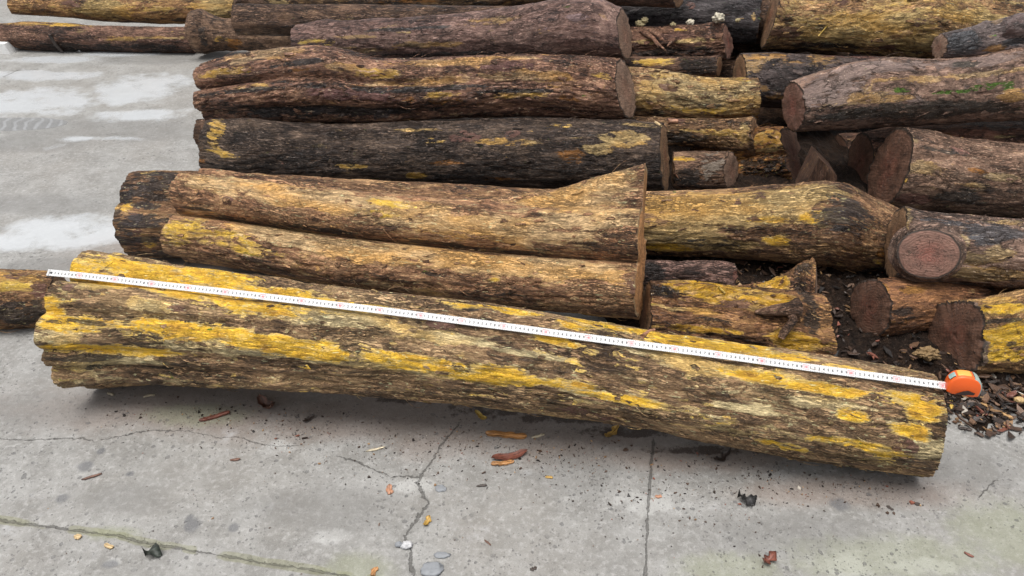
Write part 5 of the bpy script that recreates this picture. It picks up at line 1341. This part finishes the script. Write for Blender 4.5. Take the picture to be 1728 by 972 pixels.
cen = PR.mean(0)
def case_pt(x, y, z):
    """x along (0..CL) from the blade mouth, y depth (- toward camera), z up; metres"""
    return blade_c[-1] - torg + cx_ * (x - .002) + cy_ * y + cz_ * (z - 0.010)
def case_slab(name, mat, y0, y1, grow, sel=None, bevel=0.004, parent=None):
    """shell of the D profile from depth y0 to y1; sel keeps only part of the outline (a band)"""
    rings = [(y0, -bevel), (y0 + bevel * .35, -bevel * .4), (y0 + bevel, 0), (y1 - bevel, 0), (y1 - bevel * .35, -bevel * .4), (y1, -bevel)]
    V, F = [], []
    idx = np.arange(NP_) if sel is None else np.array(sel)
    for y, g in rings:
        for i in idx:
            q = PR[i]; dv = (q - cen); dn = dv / np.linalg.norm(dv)
            V.append(case_pt(q[0] * CL + dn[0] * (g + grow), y, q[1] * CHt + dn[1] * (g + grow)))
    m = len(idx)
    F = [tuple(q) for q in grid_faces(len(rings), m, sel is None)]
    if sel is None:
        F += [tuple(range(m))[::-1], tuple(range((len(rings) - 1) * m, len(rings) * m))]
    else:
        b = len(V)
        for y, g in rings:
            for i in idx:
                q = PR[i]; dv = (q - cen); dn = dv / np.linalg.norm(dv)
                V.append(case_pt(q[0] * CL + dn[0] * (g - .002), y, q[1] * CHt + dn[1] * (g - .002)))
        F += [tuple(x[::-1]) for x in grid_faces(len(rings), m, base=b)]
        for k in range(len(rings) - 1):
            for e in (0, m - 1):
                F.append((k * m + e, (k + 1) * m + e, b + (k + 1) * m + e, b + k * m + e))
        for e in (0, len(rings) - 1):
            F += [(e * m + k, e * m + k + 1, b + e * m + k + 1, b + e * m + k) for k in range(m - 1)]
    return mesh_obj(name, V, F, mat, parent)
orange = plain("orange_plastic", (0.72, 0.105, 0.012), 0.42, 0.5, 0.06, 30)
amber = plain("amber_plastic", (0.80, 0.33, 0.06), 0.45, 0.5, 0.05, 30)
rubber = plain("grey_rubber", (0.27, 0.32, 0.29), 0.65, 0.4, 0.1, 60)
case = case_slab("case", orange, -CW / 2, CW / 2, 0.0, parent=tape)
case_slab("grip_band", rubber, -CW / 2 + .001, CW / 2 - .001, .0016, list(range(0, 24)), parent=case)
case_slab("top_panel", amber, -CW / 2 + .006, CW / 2 - .002, .0012, list(range(25, 36)), parent=case)
case_slab("lock_button", plain("teal_grey_plastic", (0.22, 0.34, 0.33), 0.4), -CW / 2 + .007, -CW / 2 + .022, .0045, list(range(37, 44)), bevel=.002, parent=case)
ins = [(0.28, 0.10), (0.50, 0.30), (0.62, 0.36), (0.84, 0.28), (0.80, 0.20), (0.66, 0.17), (0.55, 0.10)]
iv = [case_pt(a * CL, -CW / 2 - .0022, b * CHt) for a, b in ins] + [case_pt(a * CL, -CW / 2 + .001, b * CHt) for a, b in ins]
ni = len(ins)
mesh_obj("recess_shade_plate", iv, [tuple(range(ni))[::-1]] + [(i, (i + 1) % ni, ni + (i + 1) % ni, ni + i) for i in range(ni)], plain("recess_shade_paint", (0.025, 0.012, 0.010), 0.6), case, smooth_shade=False)  # raised dark plate, coloured as the shadow inside a recess

# ------------------------------------------------------------------ single chips, leaves, twigs and stones on the concrete
def chip_material(name, col, kind="wood"):
    t = NT(name)
    co = t.n("ShaderNodeTexCoord").outputs["Object"]
    g = t.noise(t.vmul(co, (30, 260, 60)), 1.0, 5, 0.65)
    sp = t.noise(co, 140, 3, 0.6)
    c = t.mix(t.step(g, 0.30, 0.68), tuple(x * 0.35 for x in col), tuple(min(.8, x * 1.25) for x in col))
    c = t.mix(t.math('MULTIPLY', t.step(sp, .52, .68), .5), c, tuple(x * 0.3 for x in col))
    return t.out(c, 0.5 if kind == "wood" else 0.45, t.bump(g, 0.002, 0.8), 0.5)
CM = {k: chip_material("chip_" + k, c) for k, c in dict(brown=(0.13, 0.06, 0.038), red=(0.17, 0.055, 0.035), orange=(0.38, 0.18, 0.06), tan=(0.50, 0.36, 0.19), pale=(0.58, 0.50, 0.36), ochre=(0.40, 0.24, 0.05),
      black=(0.016, 0.015, 0.015), dark=(0.045, 0.032, 0.026), leafdark=(0.025, 0.032, 0.025), salmon=(0.40, 0.20, 0.12), yellow=(0.48, 0.32, 0.07), white=(0.62, 0.62, 0.60), blue=(0.20, 0.22, 0.25)).items()}
def slab(ln, wd, th, seed, bend=0.0, twist=0.0, point=0.5, lobed=0.0):
    """irregular splinter or leaf with rough outline; long axis x, centred, resting on z=0"""
    rg = np.random.default_rng(seed)
    n, m = 22, 7
    u = np.linspace(-1, 1, n)
    prof = (1 - np.abs(u) ** (2.0 + 4 * (1 - point))) ** (0.3 + 0.7 * point)
    up_ = prof * (1 + 0.30 * (fbm(np.stack([u * 4, u * 0, u * 0], -1) + seed, seed, 3) - .5) * 2) * (1 + lobed * np.sin(u * 9 + seed))
    dn_ = prof * (1 + 0.30 * (fbm(np.stack([u * 4, u * 0 + 5, u * 0], -1) + seed, seed + 1, 3) - .5) * 2) * (1 + lobed * np.sin(u * 7 + 2 * seed))
    mid_ = 0.25 * (fbm(np.stack([u * 1.6, u * 0 + 9, u * 0], -1) + seed, seed + 2, 2) - .5) * 2
    w = np.linspace(-1, 1, m)
    U, W = np.meshgrid(u, w, indexing='ij')
    y = np.where(W > 0, W * up_[:, None], W * dn_[:, None]) * wd / 2 + mid_[:, None] * wd
    x = U * ln / 2
    z = bend * ln * (U ** 2) + twist * U * W * wd + (fbm(np.stack([x * 60, y * 60, 0 * x], -1) + seed, seed + 3, 3) - .5) * th * 1.2 + bend * wd * W ** 2 * 1.2
    top = np.stack([x, y, z + th * (1 - 0.5 * W ** 2)], -1).reshape(-1, 3)
    bot = np.stack([x, y, z], -1).reshape(-1, 3)
    V = np.concatenate([top, bot])
    V[:, 2] -= V[:, 2].min()
    b = n * m
    F = [tuple(q[::-1]) for q in grid_faces(n, m)] + [tuple(q) for q in grid_faces(n, m, base=b)]
    for i in range(n - 1):
        F.append((i * m, (i + 1) * m, b + (i + 1) * m, b + i * m)); F.append((i * m + m - 1, b + i * m + m - 1, b + (i + 1) * m + m - 1, (i + 1) * m + m - 1))
    for j in range(m - 1):
        F.append((j, b + j, b + j + 1, j + 1)); F.append(((n - 1) * m + j, (n - 1) * m + j + 1, b + (n - 1) * m + j + 1, b + (n - 1) * m + j))
    return V, F
def ground_z(x, y):
    i = int(np.clip(np.searchsorted(gx, x), 0, len(gx) - 1)); j = int(np.clip(np.searchsorted(gy, y), 0, len(gy) - 1))
    return float(gz[i, j])
def chip(name, label, cat, a, b, wd_px, colour, th=0.003, seed=1, group="wood chips scattered on the concrete", **kw):
    """a, b: photo pixels of the two ends on the ground; wd_px: width across in photo pixels"""
    p, q = on_z(*a), on_z(*b)
    ln = float(np.linalg.norm(q - p))
    mid_ = (p + q) / 2
    wd = float(np.linalg.norm(on_z((a[0] + b[0]) / 2 + wd_px, (a[1] + b[1]) / 2) - on_z((a[0] + b[0]) / 2, (a[1] + b[1]) / 2)))
    V, F = slab(ln, wd, th, seed, **kw)
    o = mesh_obj(name, V, F, CM[colour])
    o.location = (mid_[0], mid_[1], max(ground_z(mid_[0], mid_[1]), mulch_z(mid_[0], mid_[1]) if mid_[1] > front_edge(np.array([mid_[0]]))[0] else -1) + .0008)
    o.rotation_euler = (0, 0, math.atan2(q[1] - p[1], q[0] - p[0]))
    tag(o, label, cat, group)
    return o
CHIPS = [
    ("wood_chip", "long red-brown bark sliver on the concrete below the front log's yellow band", "bark sliver", (336, 712), (389, 697), 9, "red", .005, dict(point=.2)),
    ("dead_leaf", "curled brown dead leaf close to the front log, right of the long red-brown sliver", "dead leaf", (441, 680), (459, 697), 16, "brown", .002, dict(bend=.35, lobed=.2)),
    ("wood_chip", "pale pointed splinter lying alone left of the crooked crack", "splinter", (617, 763), (650, 755), 5, "pale", .003, dict(point=.9)),
    ("wood_chip", "broad flat orange-brown strip of wood with square ends, largest chip on the concrete", "wood strip", (819, 735), (889, 738), 13, "orange", .006, dict(point=0.02)),
    ("wood_chip", "thin white splinter at the right end of the broad orange-brown strip", "splinter", (896, 740), (919, 735), 5, "pale", .003, dict(point=.4)),
    ("dead_leaf", "dark red folded leaf below the broad orange-brown strip", "dead leaf", (829, 778), (890, 765), 16, "red", .003, dict(bend=.10, point=.7)),
    ("wood_chip", "yellow-orange chip tucked under the dark red folded leaf", "wood chip", (828, 786), (868, 781), 9, "orange", .004, dict(point=.3)),
    ("wood_chip", "curled yellow shaving beside the front log's shadow, above the broad strip", "shaving", (802, 700), (822, 712), 9, "yellow", .002, dict(bend=.25)),
    ("wood_chip", "frayed ochre shred right of the broad strip, close to the front log", "bark shred", (1020, 742), (1044, 724), 10, "ochre", .003, dict(bend=.2, lobed=.25)),
    ("wood_chip", "small upright salmon chip right of the junction of two cracks", "wood chip", (657, 820), (659, 835), 10, "salmon", .004, dict(point=.3)),
    ("dead_leaf", "small ochre leaf fragment beside the lower crooked crack", "dead leaf", (716, 889), (726, 873), 9, "ochre", .0015, dict(bend=.15, lobed=.2)),
    ("dead_leaf", "black torn leaf alone on the concrete, right of the straight joint", "dead leaf", (1244, 840), (1274, 853), 18, "black", .002, dict(bend=.06, twist=.6, point=.8, lobed=.45)),
    ("dead_leaf", "crumpled reddish-brown leaf near the bottom edge at the right", "dead leaf", (1286, 955), (1308, 941), 14, "red", .002, dict(bend=.3, lobed=.35)),
    ("dead_leaf", "blackish green triangular leaf on the mossy joint", "dead leaf", (246, 938), (275, 934), 24, "leafdark", .002, dict(bend=.08, twist=.5, point=.95, lobed=.1)),
    ("twig", "thin brown twig on the concrete at the left, below the hairline crack", "twig", (138, 811), (173, 801), 4, "brown", .004, dict(point=.6)),
    ("wood_chip", "tiny brown chip right of the speckled dark patch", "wood chip", (388, 777), (406, 775), 5, "brown", .003, {}),
    ("wood_chip", "small amber chip touching the mossy joint, left of another amber chip", "wood chip", (127, 905), (138, 908), 9, "tan", .004, dict(point=.3)),
    ("wood_chip", "amber chip between the mossy joint and the dark smudge at the bottom left", "wood chip", (177, 920), (192, 925), 8, "tan", .004, dict(point=.3)),
    ("wood_chip", "orange chip at the bottom edge left of the crooked crack", "wood chip", (626, 972), (637, 958), 9, "orange", .004, dict(point=.4)),
    ("dead_leaf", "dark curled leaf in the front log's shadow, right of the straight joint", "dead leaf", (1204, 783), (1232, 766), 10, "dark", .002, dict(bend=.25, lobed=.3)),
    ("wood_chip", "dull red splinter near the bottom right corner", "splinter", (1626, 933), (1643, 941), 5, "red", .003, {}),
    ("wood_chip", "cream chip on the concrete just below the front log's left end", "wood chip", (242, 671), (262, 667), 5, "pale", .003, dict(point=.4)),
    ("wood_chip", "cream flake left of the longer cream chip, below the front log's left end", "wood chip", (182, 664), (192, 668), 5, "pale", .003, dict(point=.3)),
    ("dead_leaf", "dark shrivelled leaf on the red-stained concrete below the front log", "dead leaf", (512, 715), (530, 703), 9, "dark", .002, dict(bend=.2, lobed=.2)),
    ("wood_chip", "tiny rust-brown chip in the middle of the bare concrete", "wood chip", (920, 806), (933, 808), 5, "ochre", .003, {}),
    ("twig", "short dark twig left of the tiny rust-brown chip", "twig", (804, 822), (822, 821), 4, "dark", .003, {}),
    ("wood_chip", "small salmon chip just right of the straight joint", "wood chip", (1105, 838), (1117, 839), 6, "salmon", .003, {}),
    ("twig", "thin brown sliver below the middle of the bare concrete", "twig", (817, 912), (829, 921), 3, "brown", .002, {}),
    ("wood_chip", "dark bark chip on the concrete beside the mulch edge", "bark chip", (1616, 722), (1640, 727), 7, "dark", .004, dict(point=.3)),
    ("wood_chip", "blackish bark chip right of the dark chip beside the mulch edge", "bark chip", (1676, 722), (1686, 734), 9, "dark", .004, dict(point=.3)),
    ("wood_chip", "bright yellow splinter standing below the tape measure case", "splinter", (1603, 676), (1606, 694), 6, "yellow", .004, dict(point=.4)),
    ("wood_chip", "tan chip on the dark mulch between the root fin and the blackish sawn end", "wood chip", (1389, 530), (1405, 543), 6, "tan", .003, dict(point=.3)),
    ("twig", "stick of brown bark at the mulch edge under the right edge log", "twig", (1610, 645), (1575, 628), 6, "red", .004, {}),
    ("dead_leaf", "dark leaf scrap on the bare concrete right of the front log", "dead leaf", (1495, 855), (1508, 861), 5, "dark", .002, {}),
    ("wood_chip", "bark crumb near the dark scrap right of the front log", "bark chip", (1540, 850), (1552, 853), 6, "dark", .003, {}),
    ("dead_leaf", "dark fragment at the bottom edge in the middle", "dead leaf", (895, 963), (906, 957), 6, "dark", .002, dict(lobed=.3)),
]
for i, (nm, lb, ct, a, b, w, colr, th, kw) in enumerate(CHIPS):
    chip(nm, lb, ct, a, b, w, colr, th, 400 + i * 3, **kw)
vs, fs, cs, nb = [], [], [], 0
Aend0, Aend1 = LOG_A["c"][0], LOG_A["c"][-1]
for k in range(2500):
    if k < 2000:
        u = rng.beta(1.6, 1.3)
        p = Aend0 + u * (Aend1 - Aend0)
        x, y = p[0], p[1] - LOG_A["R"][int(u * (len(LOG_A["R"]) - 1))] * rng.uniform(.2, 1.0) - abs(rng.normal(0, .05 + .05 * (0.3 < u < .8)))
    else:
        x, y = rng.uniform(-1.5, 1.6), rng.uniform(.85, 1.55)
    ln = float(np.clip(rng.lognormal(-5.75 if k < 2000 else -6.1, 0.55), 0.001, 0.018))
    v, f = shard(int(rng.integers(5, 7)), ln, ln * rng.uniform(.25, .8), ln * rng.uniform(.1, .3), rng)
    v = v @ rot_xyz(rng.normal(0, .2), rng.normal(0, .2), rng.uniform(0, 6.28)).T + np.array([x, y, ground_z(x, y) + .001])
    c = np.array(cols[rng.choice(len(cols), p=wts)]) * rng.uniform(0.8, 1.6)
    vs.append(v); cs.append(np.tile(np.append(c, 1), (len(v), 1)))
    fs += [tuple(i + nb for i in q) for q in f]
    nb += len(v)
CRUMBS = mesh_obj("bark_crumbs", np.concatenate(vs), fs, LITTER.data.materials[0], None, {"tint": np.concatenate(cs)}, False)
tag(CRUMBS, "fine bark crumbs shed on the concrete along the front log", "bark crumbs", None, "stuff")
# stones
def stone(label, px, py, r_px, mat, seed, squash=(1, .8, .6)):
    p = on_z(px, py)
    r = r_px / FPX * np.linalg.norm(p - np.array([0, 0, CAMH]))
    V, F = blobby(np.zeros(3), r, seed, squash, 14, .45)
    V[:, 2] -= V[:, 2].min() + r * .12
    o = mesh_obj("pebble", V, F, mat)
    base = mulch_z(p[0], p[1]) if p[1] > front_edge(np.array([p[0]]))[0] else ground_z(p[0], p[1])
    o.location = (p[0], p[1], base)
    tag(o, label, "pebble", "pebbles on the ground")
pale_stone, tan_stone, blue_stone = plain("pale_stone", (0.46, 0.46, 0.47), .6, .4, .3, 90), plain("tan_stone", (0.42, 0.29, 0.13), .55, .5, .3, 90), plain("blue_grey_stone", (0.20, 0.21, 0.225), .6, .4, .3, 90)
stone("white pebble stuck in the crooked crack near the bottom edge", 686, 921, 9, pale_stone, 1)
stone("small grey pebble touching the white pebble in the crooked crack", 673, 920, 6, blue_stone, 2)
stone("blue-grey flat stone at the bottom edge beside the crooked crack", 729, 961, 17, blue_stone, 3, (1, .8, .22))
stone("grey leaf-shaped stone above the blue-grey flat stone", 746, 937, 12, blue_stone, 4, (1.1, .5, .18))
stone("small bluish stone set in the concrete right of the crack junction", 744, 825, 9, blue_stone, 5, (1, .8, .18))
stone("tan pebble on the mulch right of the tape measure case", 1677, 640, 9, tan_stone, 6, (1, .9, .8))
stone("buff pebble on the mulch at the right edge", 1716, 683, 7, tan_stone, 7)
stone("white pebble beside the far wedged log", 135, 87, 4, pale_stone, 8)
# yellowish rotten chunk on the mulch behind the measured log
pch = on_z(1556, 622)
V, F = blobby(np.zeros(3), .021, 23, (1.3, .8, .7), 40, 1.0)
V[:, 2] -= V[:, 2].min() + .004
o = mesh_obj("rotten_chunk", V, F, plain("rotten_wood", (0.19, 0.125, 0.06), .8, .3, .7, 160))
o.location = (pch[0], pch[1], mulch_z(pch[0], pch[1]))
tag(o, "yellowish crumbly wood chunk on the mulch behind the front log's right end", "wood chunk")

# ------------------------------------------------------------------ loose pieces lying on logs
def piece_on(info, name, label, cat, a, b, r0, r1, colour, lift=.004, arch=.0, flat=False, seed=1):
    p, n = find_point(info, *a); q, m = find_point(info, *b)
    pts = [p + n * lift, (p + q) / 2 + (n + m) / 2 * (lift + arch), q + m * lift]
    V, F = tube(np.array([pts[0], pts[0] * .5 + pts[1] * .5, pts[1], pts[1] * .5 + pts[2] * .5, pts[2]]), np.array([r0, (r0 + r1) / 2, (r0 + r1) / 2, (r0 + r1) / 2, r1]), 8, True, .3, seed)
    org = V.mean(0)
    o = mesh_obj(name, V - org, F, CM[colour])
    o.location = org
    tag(o, label, cat)
piece_on(LOG_A, "bark_curl", "salmon curl of bark lying on the front log behind the tape", "bark curl", (1083, 570), (1103, 558), .006, .003, "salmon", .004, .004, seed=3)
piece_on(LOG_V, "straw", "bright yellow straw lying on the flaking tan log", "straw", (1380, 60), (1397, 42), .004, .004, "yellow", .004, seed=4)
piece_on(LOG_V, "twig", "short brown twig hanging down the flaking tan log's lower side", "twig", (1470, 68), (1467, 88), .003, .003, "brown", .004, seed=5)
piece_on(LOG_E, "wood_chip", "tan wood chip lying on the blackened log's right end", "wood chip", (1105, 208), (1116, 214), .007, .006, "tan", .003, seed=6)
piece_on(LOG_M2, "bark_chip", "reddish triangular bark chip on the splintered dark log", "bark chip", (1126, 206), (1145, 205), .012, .008, "salmon", .002, seed=7)
piece_on(LOG_N1, "splinter", "long thin pink splinter across the short stub", "splinter", (1138, 292), (1166, 321), .0035, .002, "salmon", .003, .006, seed=8)
piece_on(LOG_I, "bark_sliver", "dark bark sliver leaning on the wedged log at the far left", "bark sliver", (86, 58), (106, 85), .014, .010, "dark", .010, .01, seed=9)
piece_on(LOG_D, "wood_chip", "yellow shaving lying on the root-finned log", "shaving", (1212, 486), (1222, 496), .004, .003, "yellow", .003, seed=10)

# split wedge of wood standing in the gap behind the thick log
pk = thing("split_wedge", "split brown wedge of wood pointing up in the gap behind the thick log", "wood wedge", on_y(1380, 306, 2.55), PILE)
q0, q1, q2, q3 = on_y(1352, 330, 2.50), on_y(1382, 266, 2.54), on_y(1412, 296, 2.58), on_y(1414, 345, 2.56)
bk = np.array([0.03, 0.16, -0.02])
ng = 16
def lerp_grid(A, B, C_, D_, sd):
    u, w = np.meshgrid(np.linspace(0, 1, ng), np.linspace(0, 1, ng), indexing='ij')
    P = ((1 - u) * (1 - w))[..., None] * A + (u * (1 - w))[..., None] * B + (u * w)[..., None] * C_ + ((1 - u) * w)[..., None] * D_
    P = P + ((fbm(P * np.array([60, 60, 18]) + sd, sd, 3) - .5) * .014 * np.minimum(1, 8 * np.minimum(np.minimum(u, 1 - u), np.minimum(w, 1 - w))))[..., None] * np.array([.3, -1, .2])
    return P.reshape(-1, 3)
VV, FF, org = [], [], np.array(pk.location)
for A, B, C_, D_ in ((q0, q1, q2, q3), (q0, q1, q1 + bk, q0 + bk), (q1, q2, q2 + bk, q1 + bk), (q0 + bk, q1 + bk, q2 + bk, q3 + bk), (q3, q2, q2 + bk, q3 + bk), (q0, q3, q3 + bk, q0 + bk)):
    FF += [tuple(x) for x in grid_faces(ng, ng, base=len(VV) * ng * ng)]
    VV.append(lerp_grid(A, B, C_, D_, 5))
VV = np.concatenate(VV)
mesh_obj("split_wood", VV - org, FF, bark_material("split_wedge_wood", dark=(0.03, 0.018, 0.012), mid=(0.04, 0.024, 0.016), light=(0.12, 0.075, 0.045), ay=-.2, ap=-.1, ar=-.2, ad=-.2, seed=61), pk, {"lc": VV[:, [2, 0, 1]]})

# white block under the far wedged log
wb = thing("concrete_block", "small white block holding up the wedged log at the far left", "block", on_z(2, 88), None)
c0 = on_z(2, 86)
P8 = [(-.10, -.05, 0), (.085, -.05, 0), (.085, .10, 0), (-.10, .10, 0), (-.095, -.045, .062), (.065, -.045, .062), (.065, .095, .062), (-.095, .095, .062)]
mesh_obj("body", P8, [(0, 1, 5, 4), (1, 2, 6, 5), (2, 3, 7, 6), (3, 0, 4, 7), (4, 5, 6, 7), (3, 2, 1, 0)], plain("whitewashed_block", (0.66, 0.66, 0.65), .8, .3, .25, 30), wb, smooth_shade=False)

# slatted fence beyond the yard; the puddle mirrors its slats
wl = thing("slatted_fence", "grey metal fence of upright slats beyond the yard, mirrored in the puddle", "fence", (-3, 9.0, 0))
xs = np.arange(-5.0, 1.5, 0.13)
FV, FF = [], []
for y in (-.015, .015):
    for z in (0.0, 0.25, 2.75, 3.0):
        for x in xs:
            FV += [(x, y, z), (x + .07, y, z)]
m_ = 2 * len(xs)
for sd in (0, 1):
    for r in range(3):
        for c_ in range(m_ - 1):
            if r == 1 and c_ % 2: continue
            q = [sd * 4 * m_ + r * m_ + c_, sd * 4 * m_ + r * m_ + c_ + 1, sd * 4 * m_ + (r + 1) * m_ + c_ + 1, sd * 4 * m_ + (r + 1) * m_ + c_]
            FF.append(tuple(q if sd == 0 else q[::-1]))
for r in range(3):
    for c_ in range(m_):
        FF.append((r * m_ + c_, (r + 1) * m_ + c_, 4 * m_ + (r + 1) * m_ + c_, 4 * m_ + r * m_ + c_))
mesh_obj("slat_panel", FV, FF, plain("painted_slats", (0.20, 0.20, 0.205), .5, .4, .1, 3), wl, smooth_shade=False)
